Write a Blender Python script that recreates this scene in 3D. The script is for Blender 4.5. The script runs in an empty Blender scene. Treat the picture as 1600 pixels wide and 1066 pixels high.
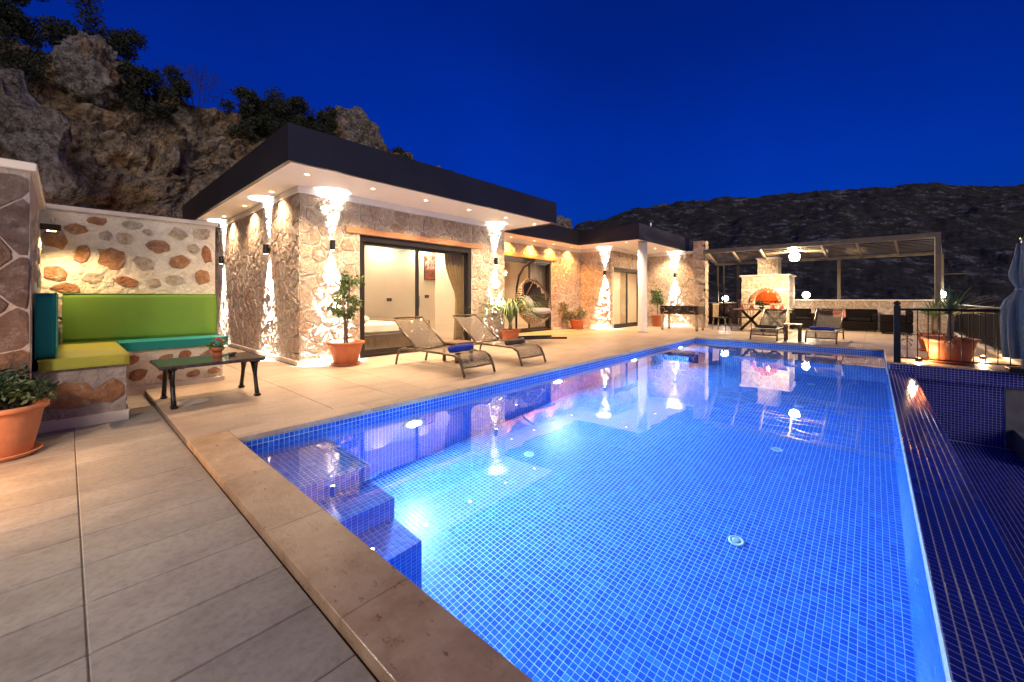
import bpy, math, random
import numpy as np
from mathutils import Vector, Matrix, noise

sc = bpy.context.scene
COL = sc.collection
R = math.radians

# ------------------------------------------------------------------ camera
cam_d = bpy.data.cameras.new('camera'); cam = bpy.data.objects.new('camera', cam_d); COL.objects.link(cam)
cam.location = (0, 0, 1.15); cam.rotation_euler = (R(90), 0, R(-48.03))
cam_d.sensor_width = 36; cam_d.lens = 36*627/1600; cam_d.shift_y = -67/1600
cam_d.clip_start = 0.05; cam_d.clip_end = 6000
sc.camera = cam

# ------------------------------------------------------------------ sky and dusk light
SUN_DIR = Vector((.45, .78, -.42))   # afterglow from behind the camera
w = bpy.data.worlds.new('World'); sc.world = w; w.use_nodes = True
nt = w.node_tree; nt.nodes.clear()
wo = nt.nodes.new('ShaderNodeOutputWorld'); bg = nt.nodes.new('ShaderNodeBackground')
sky = nt.nodes.new('ShaderNodeTexSky'); sky.sky_type = 'NISHITA'; sky.sun_disc = False
sky.sun_elevation = R(1.0); sky.sun_rotation = R(235); sky.ozone_density = 6; sky.dust_density = 0.2; sky.air_density = 1.0
tint = nt.nodes.new('ShaderNodeMix'); tint.data_type = 'RGBA'; tint.blend_type = 'MULTIPLY'
tint.inputs[0].default_value = 1; tint.inputs[7].default_value = (0.05, 0.56, 1.75, 1)
nt.links.new(sky.outputs[0], tint.inputs[6])
tc = nt.nodes.new('ShaderNodeTexCoord'); cn = nt.nodes.new('ShaderNodeTexNoise'); cn.inputs['Scale'].default_value = 1.6; cn.inputs['Detail'].default_value = 4
nt.links.new(tc.outputs['Generated'], cn.inputs['Vector'])
cm = nt.nodes.new('ShaderNodeMapRange'); cm.inputs[1].default_value = .3; cm.inputs[2].default_value = .7; cm.inputs[3].default_value = .80; cm.inputs[4].default_value = 1.16
nt.links.new(cn.outputs[0], cm.inputs[0])
cx_ = nt.nodes.new('ShaderNodeVectorMath'); cx_.operation = 'SCALE'; nt.links.new(tint.outputs[2], cx_.inputs[0]); nt.links.new(cm.outputs[0], cx_.inputs['Scale'])
nt.links.new(cx_.outputs[0], bg.inputs[0])
bg.inputs[1].default_value = 0.205
nt.links.new(bg.outputs[0], wo.inputs[0])
sl = bpy.data.lights.new('dusk_sun', 'SUN'); sl.energy = 1.3; sl.angle = R(35); sl.color = (1, 0.86, 0.72)
so = bpy.data.objects.new('dusk_sun', sl); COL.objects.link(so)
so.rotation_euler = SUN_DIR.to_track_quat('-Z', 'Y').to_euler()
so.location = (-20, -20, 30)

# ------------------------------------------------------------------ render settings
sc.view_settings.view_transform = 'Standard'; sc.view_settings.look = 'None'
sc.view_settings.exposure = 0.0; sc.view_settings.gamma = 1
cy = sc.cycles
cy.use_denoising = True
try: cy.denoiser = 'OPENIMAGEDENOISE'
except Exception: pass
cy.caustics_reflective = True; cy.caustics_refractive = True; cy.blur_glossy = 1.0
cy.max_bounces = 8; cy.diffuse_bounces = 3; cy.glossy_bounces = 4; cy.transmission_bounces = 6; cy.transparent_max_bounces = 12
cy.sample_clamp_indirect = 20

# ------------------------------------------------------------------ materials
MATS = {}
def newmat(name):
    m = bpy.data.materials.new(name); m.use_nodes = True
    n = m.node_tree; n.nodes.clear()
    return m, n
def pos_noise(n, scale, detail=4, rough=.55, stretch=None):
    g = n.nodes.new('ShaderNodeNewGeometry'); out = g.outputs['Position']
    if stretch:
        mp = n.nodes.new('ShaderNodeMapping'); mp.inputs['Scale'].default_value = stretch
        n.links.new(out, mp.inputs[0]); out = mp.outputs[0]
    t = n.nodes.new('ShaderNodeTexNoise'); t.inputs['Scale'].default_value = scale
    t.inputs['Detail'].default_value = detail; t.inputs['Roughness'].default_value = rough
    n.links.new(out, t.inputs['Vector'])
    return t.outputs[0]
def ramp(n, fac, stops, interp='LINEAR'):
    r = n.nodes.new('ShaderNodeValToRGB'); r.color_ramp.interpolation = interp
    e = r.color_ramp.elements
    while len(e) < len(stops): e.new(0.5)
    for i, (p, c) in enumerate(stops):
        e[i].position = p; e[i].color = (*c, 1)
    n.links.new(fac, r.inputs[0]); return r.outputs[0]
def mixc(n, fac, a, b, mode='MIX'):
    x = n.nodes.new('ShaderNodeMix'); x.data_type = 'RGBA'; x.blend_type = mode
    for s, v in ((0, fac), (6, a), (7, b)):
        if isinstance(v, (int, float)): x.inputs[s].default_value = v
        elif isinstance(v, tuple): x.inputs[s].default_value = (*v, 1)
        else: n.links.new(v, x.inputs[s])
    return x.outputs[2]
def finish(m, n, col, rough=.6, metal=0, bump=None, bstr=.3, bdist=.01, spec=.5, extra=None):
    o = n.nodes.new('ShaderNodeOutputMaterial'); p = n.nodes.new('ShaderNodeBsdfPrincipled')
    if isinstance(col, tuple): p.inputs['Base Color'].default_value = (*col, 1)
    else: n.links.new(col, p.inputs['Base Color'])
    if isinstance(rough, (int, float)): p.inputs['Roughness'].default_value = rough
    else: n.links.new(rough, p.inputs['Roughness'])
    p.inputs['Metallic'].default_value = metal; p.inputs['Specular IOR Level'].default_value = spec
    if bump is not None:
        b = n.nodes.new('ShaderNodeBump'); b.inputs['Strength'].default_value = bstr; b.inputs['Distance'].default_value = bdist
        n.links.new(bump, b.inputs['Height']); n.links.new(b.outputs[0], p.inputs['Normal'])
    if extra: extra(p)
    n.links.new(p.outputs[0], o.inputs[0]); return m
def M(name, base, rough=.6, metal=0, var=.2, scale=6, bump=0, bscale=40, bdist=.01, objvar=0, spec=.5, stretch=None):
    if name in MATS: return MATS[name]
    m, n = newmat(name)
    f = pos_noise(n, scale, stretch=stretch)
    lo = tuple(c*(1-var) for c in base); hi = tuple(min(1, c*(1+var)) for c in base)
    col = ramp(n, f, [(.3, lo), (.7, hi)])
    if objvar:
        oi = n.nodes.new('ShaderNodeObjectInfo'); mr = n.nodes.new('ShaderNodeMapRange')
        mr.inputs[3].default_value = 1-objvar; mr.inputs[4].default_value = 1+objvar
        n.links.new(oi.outputs['Random'], mr.inputs[0])
        cc = n.nodes.new('ShaderNodeCombineColor')
        for i in range(3): n.links.new(mr.outputs[0], cc.inputs[i])
        col = mixc(n, 1, col, cc.outputs[0], 'MULTIPLY')
    bp = pos_noise(n, bscale, 6, stretch=stretch) if bump else None
    MATS[name] = finish(m, n, col, rough, metal, bp, bump, bdist, spec)
    return MATS[name]
def emis(name, col, strength):
    if name in MATS: return MATS[name]
    m, n = newmat(name); o = n.nodes.new('ShaderNodeOutputMaterial'); e = n.nodes.new('ShaderNodeEmission')
    e.inputs[0].default_value = (*col, 1); e.inputs[1].default_value = strength
    n.links.new(e.outputs[0], o.inputs[0]); MATS[name] = m; return m
def stone_mat(name, cols, mortar, smear=.5, bstr=1.0, bdist=.12, dark=None):
    m, n = newmat(name)
    oi = n.nodes.new('ShaderNodeObjectInfo')
    k = len(cols)
    base = ramp(n, oi.outputs['Random'], [(i/max(1, k-1), c) for i, c in enumerate(cols)])
    f1 = pos_noise(n, 14, 6, .65)
    base = mixc(n, 1, base, ramp(n, f1, [(.25, (.55, .52, .5)), (.6, (1.12, 1.08, 1.04))]), 'MULTIPLY')
    f2 = pos_noise(n, 9, 8, .7)
    sm = ramp(n, f2, [(smear-.05, (0, 0, 0)), (smear+.07, (1, 1, 1))])
    base = mixc(n, sm, base, mortar)
    f3a = pos_noise(n, 17, 9, .75); f3b = pos_noise(n, 60, 6, .7)
    mm = n.nodes.new('ShaderNodeMath'); mm.operation = 'MULTIPLY_ADD'; mm.inputs[1].default_value = .35; n.links.new(f3b, mm.inputs[0]); n.links.new(f3a, mm.inputs[2]); f3 = mm.outputs[0]
    MATS[name] = finish(m, n, base, .85, 0, f3, bstr, bdist, .25); return m
STONE = stone_mat('house_stone', [(.48, .37, .265), (.58, .48, .37), (.42, .31, .22), (.61, .52, .42), (.50, .39, .29), (.51, .34, .24)], (.68, .60, .50), .575, 1.0, .06)
MORTAR = M('pale_mortar', (.69, .61, .50), .9, var=.14, scale=9, bump=1, bscale=20, bdist=.05)
RUST = stone_mat('rust_stone', [(.50, .22, .10), (.44, .23, .13), (.54, .29, .15), (.46, .19, .09), (.48, .32, .20)], (.60, .49, .36), .60, 1, .07)
PALE = stone_mat('pale_rubble', [(.56, .43, .29), (.50, .40, .29), (.58, .42, .27)], (.66, .57, .43), .50, 1, .07)
BMORT = M('cream_mortar', (.66, .57, .43), .9, var=.10, scale=4, bump=1, bscale=10, bdist=.07)
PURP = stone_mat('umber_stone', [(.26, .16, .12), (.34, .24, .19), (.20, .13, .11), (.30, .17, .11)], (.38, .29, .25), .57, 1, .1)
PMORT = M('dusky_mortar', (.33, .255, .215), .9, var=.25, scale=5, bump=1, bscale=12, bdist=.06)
CAP = M('plaster_cap', (.62, .52, .42), .8, var=.08, scale=5, bump=.15, bscale=30)
WHITE = M('soffit_paint', (.80, .76, .71), .6, var=.03, scale=2, bump=.05)
PLASTER = M('interior_plaster', (.78, .65, .53), .8, var=.03, scale=2, bump=.05)
FASCIA = M('black_fascia', (.022, .020, .022), .42, var=.2, scale=1.5, bump=.04, bscale=8)
FRAME = M('dark_frame', (.016, .012, .011), .4, var=.2)
WOODL = M('lintel_wood', (.42, .20, .09), .55, var=.3, scale=5, bump=.3, bscale=20, stretch=(1, 8, 8))
WOODD = M('dark_wood', (.10, .045, .022), .45, var=.35, scale=6, bump=.2, bscale=20, stretch=(2, 2, 9))
IRON = M('black_iron', (.013, .012, .012), .4, metal=.4, var=.2)
BROWNM = M('brown_aluminium', (.12, .078, .045), .4, metal=.5, var=.15)
SLING = None
TERRA = M('terracotta', (.44, .13, .05), .55, var=.14, scale=9, bump=.12, bscale=60)
TERRA2 = M('terracotta_pale', (.46, .17, .08), .6, var=.14, scale=9, bump=.12, bscale=60)
SOIL = M('potting_soil', (.05, .032, .02), .95, var=.4, scale=40, bump=.8, bscale=90)
STEEL = M('steel', (.5, .5, .5), .3, metal=1, var=.05)
BLUET = M('blue_towel', (.012, .03, .30), .9, var=.2, scale=30, bump=.5, bscale=160, bdist=.004)
BROWNT = M('brown_towel', (.06, .045, .04), .9, var=.2, scale=30, bump=.5, bscale=160, bdist=.004)
GREENC = M('green_canvas', (.13, .25, .022), .75, var=.08, scale=2, bump=.25, bscale=5, bdist=.012)
TEALC = M('teal_canvas', (.0, .20, .17), .75, var=.08, scale=2, bump=.25, bscale=5, bdist=.012)
LIMEC = M('lime_canvas', (.30, .28, .025), .75, var=.08, scale=2, bump=.25, bscale=5, bdist=.012)
WICKER = M('dark_wicker', (.007, .005, .005), .8, var=.4, scale=60, bump=.6, bscale=90, spec=.1)
RATTAN = M('rattan', (.66, .50, .32), .6, var=.3, scale=18, bump=.3, bscale=80)
CUSH = M('grey_cushion', (.42, .37, .33), .9, var=.08, scale=6, bump=.2, bscale=120, bdist=.003)
LINEN = M('white_linen', (.72, .66, .56), .9, var=.06, scale=5, bump=.4, bscale=8, bdist=.02)
THROW = M('brown_throw', (.20, .13, .075), .9, var=.15, scale=9, bump=.4, bscale=60)
CURT = M('ochre_curtain', (.30, .19, .085), .8, var=.12, scale=9)
GLOBE = emis('globe_glow', (1, .95, .85), 14)
LENSW = emis('sconce_lens', (1, .97, .92), 40)
LENSO = emis('downlight_lens', (1, .66, .28), 26)
LENSP = emis('pool_lens', (.75, .9, 1), 90)
COVE = emis('cove_strip', (.05, .85, .9), 7)

def paving_mat(name, base, streak, rough, objvar=.1):
    m, n = newmat(name)
    f = pos_noise(n, 2.2, 6, .6, streak); f2 = pos_noise(n, 1.1, 4)
    c = ramp(n, f, [(.25, tuple(x*.72 for x in base)), (.5, base), (.78, tuple(x*1.2 for x in base))])
    c = mixc(n, 1, c, ramp(n, f2, [(.3, (.82, .8, .78)), (.7, (1.08, 1.06, 1.04))]), 'MULTIPLY')
    oi = n.nodes.new('ShaderNodeObjectInfo')
    c = mixc(n, 1, c, ramp(n, oi.outputs['Random'], [(0, (1-objvar,)*3), (1, (1+objvar,)*3)]), 'MULTIPLY')
    f3 = pos_noise(n, 13, 9, .7, streak)
    fd = pos_noise(n, 34, 7, .72)
    c = mixc(n, 1, c, ramp(n, fd, [(.34, (.80, .79, .78)), (.55, (1.04, 1.04, 1.04))]), 'MULTIPLY')
    rr = n.nodes.new('ShaderNodeMapRange'); rr.inputs[3].default_value = rough-.1; rr.inputs[4].default_value = rough+.14
    n.links.new(f, rr.inputs[0])
    MATS[name] = finish(m, n, c, rr.outputs[0], 0, f3, .35, .006, .5); return m
TILE = paving_mat('terrace_porcelain', (.46, .355, .265), (1, 3, 1), .38)
PLANK = paving_mat('grey_paving', (.36, .315, .262), (1, 1.8, 1), .5, .10)
GROUTT = M('paving_joint', (.16, .13, .105), .95, var=.2, scale=10)
def travertine():
    m, n = newmat('travertine')
    f = pos_noise(n, 5, 9, .68); f2 = pos_noise(n, 26, 6, .7, (1, .5, 1))
    c = ramp(n, f, [(.25, (.27, .16, .08)), (.45, (.43, .275, .155)), (.60, (.51, .35, .21)), (.8, (.37, .215, .115))])
    pit = ramp(n, f2, [(.30, (.25, .2, .16)), (.40, (1, 1, 1))])
    c = mixc(n, 1, c, pit, 'MULTIPLY')
    oi = n.nodes.new('ShaderNodeObjectInfo')
    c = mixc(n, 1, c, ramp(n, oi.outputs['Random'], [(0, (.84,)*3), (1, (1.1,)*3)]), 'MULTIPLY')
    MATS['travertine'] = finish(m, n, c, ramp(n, f, [(.3, (.10,)*3), (.7, (.30,)*3)]), 0, f2, .4, .008, .5); return m
TRAV = travertine()
def mosaic_mat(name, stops, rough=.24):
    m, n = newmat(name)
    g = n.nodes.new('ShaderNodeNewGeometry')
    c = ramp(n, g.outputs['Random Per Island'], stops)
    oi = n.nodes.new('ShaderNodeObjectInfo')
    f = pos_noise(n, 60, 3)
    MATS[name] = finish(m, n, c, rough, 0, f, .06, .002, .5 if rough > .12 else .2); return m
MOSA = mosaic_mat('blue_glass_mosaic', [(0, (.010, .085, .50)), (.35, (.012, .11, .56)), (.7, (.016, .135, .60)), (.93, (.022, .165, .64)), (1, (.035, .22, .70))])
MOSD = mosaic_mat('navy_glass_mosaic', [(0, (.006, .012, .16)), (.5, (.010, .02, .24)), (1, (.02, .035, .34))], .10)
GROUTP = M('pool_grout', (.50, .62, .70), .8, var=.08, scale=20)
GROUTN = M('weir_grout', (.50, .48, .54), .8, var=.1, scale=20)

def water_mat():
    m, n = newmat('pool_water')
    o = n.nodes.new('ShaderNodeOutputMaterial'); g = n.nodes.new('ShaderNodeBsdfGlass')
    g.inputs['IOR'].default_value = 1.33; g.inputs['Roughness'].default_value = 0.0
    g.inputs['Color'].default_value = (.97, .99, 1, 1)
    f = pos_noise(n, 1.6, 2, .5); b = n.nodes.new('ShaderNodeBump'); b.inputs['Strength'].default_value = .08; b.inputs['Distance'].default_value = .03
    n.links.new(f, b.inputs['Height']); n.links.new(b.outputs[0], g.inputs['Normal'])
    lw_ = n.nodes.new('ShaderNodeLayerWeight'); lw_.inputs[0].default_value = .5
    pw = n.nodes.new('ShaderNodeMath'); pw.operation = 'POWER'; pw.inputs[1].default_value = 4; n.links.new(lw_.outputs['Facing'], pw.inputs[0])
    fr = n.nodes.new('ShaderNodeMath'); fr.operation = 'MULTIPLY_ADD'; fr.inputs[1].default_value = .70; fr.inputs[2].default_value = .02; n.links.new(pw.outputs[0], fr.inputs[0])
    gy = n.nodes.new('ShaderNodeBsdfGlossy'); gy.inputs['Roughness'].default_value = .0; n.links.new(b.outputs[0], gy.inputs['Normal'])
    x = n.nodes.new('ShaderNodeMixShader'); n.links.new(fr.outputs[0], x.inputs[0]); n.links.new(g.outputs[0], x.inputs[1]); n.links.new(gy.outputs[0], x.inputs[2])
    n.links.new(x.outputs[0], o.inputs[0]); MATS['pool_water'] = m; return m
WATER = water_mat()
def glass_mat():
    m, n = newmat('window_glass')
    o = n.nodes.new('ShaderNodeOutputMaterial'); t = n.nodes.new('ShaderNodeBsdfTransparent'); g = n.nodes.new('ShaderNodeBsdfGlossy')
    g.inputs['Roughness'].default_value = .01
    t.inputs[0].default_value = (.93, .95, .94, 1)
    lw_ = n.nodes.new('ShaderNodeLayerWeight'); lw_.inputs[0].default_value = .5
    pw = n.nodes.new('ShaderNodeMath'); pw.operation = 'POWER'; pw.inputs[1].default_value = 5; n.links.new(lw_.outputs['Facing'], pw.inputs[0])
    fr = n.nodes.new('ShaderNodeMath'); fr.operation = 'MULTIPLY_ADD'; fr.inputs[1].default_value = .9; fr.inputs[2].default_value = .04; n.links.new(pw.outputs[0], fr.inputs[0])
    x = n.nodes.new('ShaderNodeMixShader'); n.links.new(fr.outputs[0], x.inputs[0]); n.links.new(t.outputs[0], x.inputs[1]); n.links.new(g.outputs[0], x.inputs[2])
    n.links.new(x.outputs[0], o.inputs[0]); return m
GLASS = glass_mat()
def sling_mat():
    m, n = newmat('mesh_sling')
    o = n.nodes.new('ShaderNodeOutputMaterial'); t = n.nodes.new('ShaderNodeBsdfTransparent'); p = n.nodes.new('ShaderNodeBsdfPrincipled')
    c = ramp(n, pos_noise(n, 40, 2), [(.3, (.095, .065, .042)), (.7, (.135, .095, .062))]); n.links.new(c, p.inputs[0]); p.inputs['Roughness'].default_value = .7
    x = n.nodes.new('ShaderNodeMixShader'); x.inputs[0].default_value = .74
    n.links.new(t.outputs[0], x.inputs[1]); n.links.new(p.outputs[0], x.inputs[2]); n.links.new(x.outputs[0], o.inputs[0]); return m
SLING = sling_mat()
def leaf_mat(name, a, b, rough=.5):
    m, n = newmat(name); g = n.nodes.new('ShaderNodeNewGeometry')
    c = ramp(n, g.outputs['Random Per Island'], [(0, a), (1, b)])
    oi = n.nodes.new('ShaderNodeObjectInfo')
    c = mixc(n, 1, c, ramp(n, oi.outputs['Random'], [(0, (.75,)*3), (1, (1.2,)*3)]), 'MULTIPLY')
    MATS[name] = finish(m, n, c, rough, 0, None); return m
LEAF = leaf_mat('leaf_green', (.035, .085, .015), (.13, .19, .04))
LEAFD = leaf_mat('leaf_dark', (.012, .03, .010), (.05, .085, .025))
LEAFW = leaf_mat('wild_leaf', (.012, .016, .007), (.045, .05, .02), .7)
LEAFP = leaf_mat('strap_leaf', (.07, .13, .03), (.20, .27, .10))
LEAFR = leaf_mat('variegated_leaf', (.10, .12, .04), (.34, .26, .16))
PETAL = leaf_mat('red_petal', (.45, .02, .02), (.6, .08, .05))
BARK = M('bark', (.20, .14, .09), .85, var=.3, scale=20, bump=.5, bscale=50)
BARKD = M('bark_dark', (.05, .04, .03), .9, var=.3, scale=20)

# ------------------------------------------------------------------ mesh helpers
class MB:
    def __init__(s): s.v = []; s.f = []
    def add(s, vs, fs):
        k = len(s.v); s.v += [tuple(v) for v in vs]; s.f += [tuple(i+k for i in f) for f in fs]; return s
    def box(s, x0, x1, y0, y1, z0, z1, c=0):
        if c <= 0:
            vs = [(x, y, z) for z in (z0, z1) for y in (y0, y1) for x in (x0, x1)]
            return s.add(vs, [(0, 2, 3, 1), (4, 5, 7, 6), (0, 1, 5, 4), (2, 6, 7, 3), (0, 4, 6, 2), (1, 3, 7, 5)])
        # chamfered box: octagonal rings
        c = min(c, (x1-x0)*.45, (y1-y0)*.45, (z1-z0)*.45)
        def ring(z, i):
            a, b, d, e = x0+i, x1-i, y0+i, y1-i
            return [(a+c, d, z), (b-c, d, z), (b, d+c, z), (b, e-c, z), (b-c, e, z), (a+c, e, z), (a, e-c, z), (a, d+c, z)]
        vs = ring(z0, c*.0+c) + ring(z0+c, 0) + ring(z1-c, 0) + ring(z1, c)
        fs = [tuple(range(7, -1, -1)), tuple(range(24, 32))]
        for k in range(3):
            for i in range(8): fs.append((k*8+i, k*8+(i+1) % 8, k*8+8+(i+1) % 8, k*8+8+i))
        return s.add(vs, fs)
    def tube(s, pts, r, n=8, cap=True):
        pts = [Vector(p) for p in pts]; rs = r if isinstance(r, (list, tuple)) else [r]*len(pts)
        vs = []; up = None
        for i, p in enumerate(pts):
            d = (pts[min(i+1, len(pts)-1)]-pts[max(i-1, 0)])
            d = d.normalized() if d.length > 1e-9 else Vector((0, 0, 1))
            if up is None:
                up = Vector((0, 0, 1)) if abs(d.z) < .9 else Vector((1, 0, 0))
            a = d.cross(up)
            if a.length < 1e-6: a = d.cross(Vector((0, 1, 0)))
            a.normalize(); b = a.cross(d).normalized(); up = b
            for k in range(n):
                t = 2*math.pi*k/n
                vs.append(p+a*math.cos(t)*rs[i]+b*math.sin(t)*rs[i])
        fs = []
        for i in range(len(pts)-1):
            for k in range(n): fs.append((i*n+k, i*n+(k+1) % n, (i+1)*n+(k+1) % n, (i+1)*n+k))
        if cap: fs.append(tuple(range(n-1, -1, -1))); fs.append(tuple((len(pts)-1)*n+k for k in range(n)))
        return s.add(vs, fs)
    def lathe(s, prof, n=24, cx=0, cy=0, cz=0, cap=True):
        vs = [(cx+r*math.cos(2*math.pi*k/n), cy+r*math.sin(2*math.pi*k/n), cz+z) for r, z in prof for k in range(n)]
        fs = []
        for i in range(len(prof)-1):
            for k in range(n): fs.append((i*n+k, i*n+(k+1) % n, (i+1)*n+(k+1) % n, (i+1)*n+k))
        if cap: fs.append(tuple(range(n-1, -1, -1))); fs.append(tuple((len(prof)-1)*n+k for k in range(n)))
        return s.add(vs, fs)
    def prism(s, poly, ext, axis='y', a0=0):
        # poly in the two other axes, extruded from a0 to a0+ext along axis
        def P(p, t):
            if axis == 'y': return (p[0], t, p[1])
            if axis == 'x': return (t, p[0], p[1])
            return (p[0], p[1], t)
        k = len(poly)
        vs = [P(p, a0) for p in poly]+[P(p, a0+ext) for p in poly]
        fs = [tuple(range(k-1, -1, -1)), tuple(range(k, 2*k))]+[(i, (i+1) % k, k+(i+1) % k, k+i) for i in range(k)]
        return s.add(vs, fs)
    def mesh(s, name, smooth=False):
        me = bpy.data.meshes.new(name); me.from_pydata(s.v, [], s.f)
        if smooth: me.polygons.foreach_set('use_smooth', [True]*len(me.polygons))
        me.update(); return me
def fixn(me):
    import bmesh
    b = bmesh.new(); b.from_mesh(me); bmesh.ops.recalc_face_normals(b, faces=b.faces); b.to_mesh(me); b.free()
def obj(name, mb, mat, parent=None, smooth=False, world=False, fix=True, auto=None):
    me = mb if isinstance(mb, bpy.types.Mesh) else mb.mesh(name, smooth)
    if not isinstance(mb, bpy.types.Mesh) and fix: fixn(me)
    if not me.materials: me.materials.append(mat)
    o = bpy.data.objects.new(name, me); COL.objects.link(o)
    if parent is not None:
        o.parent = parent
        if world: o.location = -wl(parent)
    if auto:
        e = o.modifiers.new('bevel', 'BEVEL'); e.width = auto; e.segments = 2; e.limit_method = 'ANGLE'
    return o
def wl(o):
    v = Vector(o.location)
    while o.parent is not None: o = o.parent; v += Vector(o.location)
    return v
def tag(o, label, cat, group=None):
    o['label'] = label; o['category'] = cat
    if group: o['group'] = group
    return o
def struct(o, kind='structure', label=None):
    o['kind'] = kind
    if label: o['label'] = label
    return o
def thing(name, label, cat, loc=(0, 0, 0), rz=0, group=None):
    o = bpy.data.objects.new(name, None); COL.objects.link(o); o.empty_display_size = .1
    o.location = loc; o.rotation_euler = (0, 0, rz)
    return tag(o, label, cat, group)
def copy_tree(o, parent=None):
    c = o.copy(); COL.objects.link(c); c.parent = parent
    for ch in [x for x in bpy.data.objects if x.parent == o]: copy_tree(ch, c)
    return c
def dup(o, loc, rz=0, label=None, group=None):
    c = copy_tree(o); c.location = loc; c.rotation_euler = (0, 0, rz)
    if label: c['label'] = label
    if group: c['group'] = group
    return c
def lamp(name, kind, loc, power, color, parent=None, aim=None, **kw):
    l = bpy.data.lights.new(name, kind); l.energy = power; l.color = color
    for k, v in kw.items(): setattr(l, k, v)
    o = bpy.data.objects.new(name, l); COL.objects.link(o); o.location = loc
    if aim is not None:
        o.rotation_mode = 'QUATERNION'; o.rotation_quaternion = Vector(aim).to_track_quat('-Z', 'Y')
    if parent is not None: o.parent = parent
    return o

# ------------------------------------------------------------------ ground, terrace, paving
rng = random.Random(4)
g = MB().add([(-3000, -3000, -4), (3000, -3000, -4), (3000, 3000, -4), (-3000, 3000, -4)], [(0, 1, 2, 3)])
struct(obj('ground', g, M('scrub_ground', (.035, .032, .02), .95, var=.4, scale=.05)))
SLABS = [(.66, 2.6, 4.17, 13.6), (2.6, 13.62, 4.17, 7.28), (7.95, 13.62, 7.28, 8.62), (13.62, 17.0, 4.17, 7.28), (12.64, 19.3, -2.0, 4.17), (17.0, 20.0, 4.17, 5.4), (10.01, 12.64, -2.0, -.46)]
terr = bpy.data.objects.new('terrace', None); COL.objects.link(terr); struct(terr)
tb = MB()
for (a, b, c, d) in SLABS: tb.box(a, b, c, d, -.5, -.012)
struct(obj('joint_bed', tb, GROUTT, terr))
cache = {}
def tile_obj(name, sx, sy, th, cx, cy, ztop, mat, parent, c=.004):
    key = (name, round(sx, 3), round(sy, 3))
    if key not in cache:
        me = MB().box(-sx/2, sx/2, -sy/2, sy/2, -th, 0, c).mesh(name); me.materials.append(mat); cache[key] = me
    o = bpy.data.objects.new(name, cache[key]); COL.objects.link(o); o.parent = parent
    o.location = (cx, cy, ztop); return o
def tiles(name, a, b, c, d, px, py, ox, oy, ztop, mat, parent, gap=.005, th=.02):
    x = ox+math.floor((a-ox)/px)*px
    while x < b-1e-6:
        y = oy+math.floor((c-oy)/py)*py
        while y < d-1e-6:
            x0, x1, y0, y1 = max(x, a)+gap/2, min(x+px, b)-gap/2, max(y, c)+gap/2, min(y+py, d)-gap/2
            if x1-x0 > .03 and y1-y0 > .03:
                tile_obj(name, x1-x0, y1-y0, th, (x0+x1)/2, (y0+y1)/2, ztop+rng.uniform(-.0006, .0006), mat, parent)
            y += py
        x += px
for (a, b, c, d) in SLABS: tiles('paving_tile', a, b, c, d, 1.2, .8, .66, 4.17, 0, TILE, terr)

pav = bpy.data.objects.new('lower_paving', None); COL.objects.link(pav); struct(pav)
struct(obj('joint_bed', MB().box(-3.6, .655, -1.6, 7.2, -.4, -.056), GROUTT, pav))
tiles('paving_plank', -3.55, .655, -1.5, 7.1, 1.2, .333, .05, -.033, -.05, PLANK, pav, .004)

# pool coping: near side and terrace side, cut stones one by one
cop = bpy.data.objects.new('pool_coping', None); COL.objects.link(cop); struct(cop)
y = -1.6
for L in (.62, .8, .8, .8, .8, .8, 1.15):
    if y+L > 4.17: L = 4.17-y
    o = obj('coping_stone', MB().box(-.14, .14, -L/2+.0006, L/2-.0006, -.060, 0, .003), TRAV, cop); o.location = (.80, y+L/2, .002); y += L
x = .943
while x < 12.6:
    L = min(1.2, 12.62-x)
    o = obj('coping_stone', MB().box(-L/2+.0015, L/2-.0015, -.145, .145, -.045, 0, .005), TILE, cop); o.location = (x+L/2, 4.02, .002); x += L
y = -.45
while y < 3.86:
    L = min(1.2, 3.87-y)
    o = obj('coping_stone', MB().box(-.145, .145, -L/2+.0015, L/2-.0015, -.045, 0, .005), TILE, cop); o.location = (12.48, y+L/2, .002); y += L
o = obj('coping_stone', MB().box(9.85, 12.33, -.455, -.185, -.045, .002, .005), TILE, cop)
bs = MB().box(.67, .90, -1.6, 4.16, -1.9, -.0605).box(.90, 12.62, 3.90, 4.16, -1.9, -.046).box(12.37, 12.62, -.45, 3.90, -1.9, -.046)
struct(obj('bed', bs, GROUTT, cop))

# ------------------------------------------------------------------ pool
pool = bpy.data.objects.new('pool_basin', None); COL.objects.link(pool); struct(pool)
PT = .0415
ZW = -.11; ZF = -1.66
def mosaic_arrays(O, A, B, la, lb, pitch=PT, gap=.0048, t=.0020, bev=.0018):
    O = np.array(O, float); A = np.array(A, float); B = np.array(B, float); N = np.cross(A, B)
    na = max(1, int(round(la/pitch))); nb = max(1, int(round(lb/pitch))); pa = la/na; pb = lb/nb
    i, j = np.meshgrid(np.arange(na), np.arange(nb), indexing='ij'); i = i.ravel(); j = j.ravel()
    a0 = i*pa+gap/2; a1 = (i+1)*pa-gap/2; b0 = j*pb+gap/2; b1 = (j+1)*pb-gap/2
    vs = np.empty((len(i), 8, 3))
    for k, (aa, bb, s) in enumerate(((a0, b0, 1), (a1, b0, 1), (a1, b1, 1), (a0, b1, 1))):
        vs[:, k] = O+aa[:, None]*A+bb[:, None]*B
    for k, (aa, bb) in enumerate(((a0+bev, b0+bev), (a1-bev, b0+bev), (a1-bev, b1-bev), (a0+bev, b1-bev))):
        vs[:, 4+k] = O+aa[:, None]*A+bb[:, None]*B+N*t
    return vs
QF = np.array([(4, 5, 6, 7), (0, 1, 5, 4), (1, 2, 6, 5), (2, 3, 7, 6), (3, 0, 4, 7)])
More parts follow.
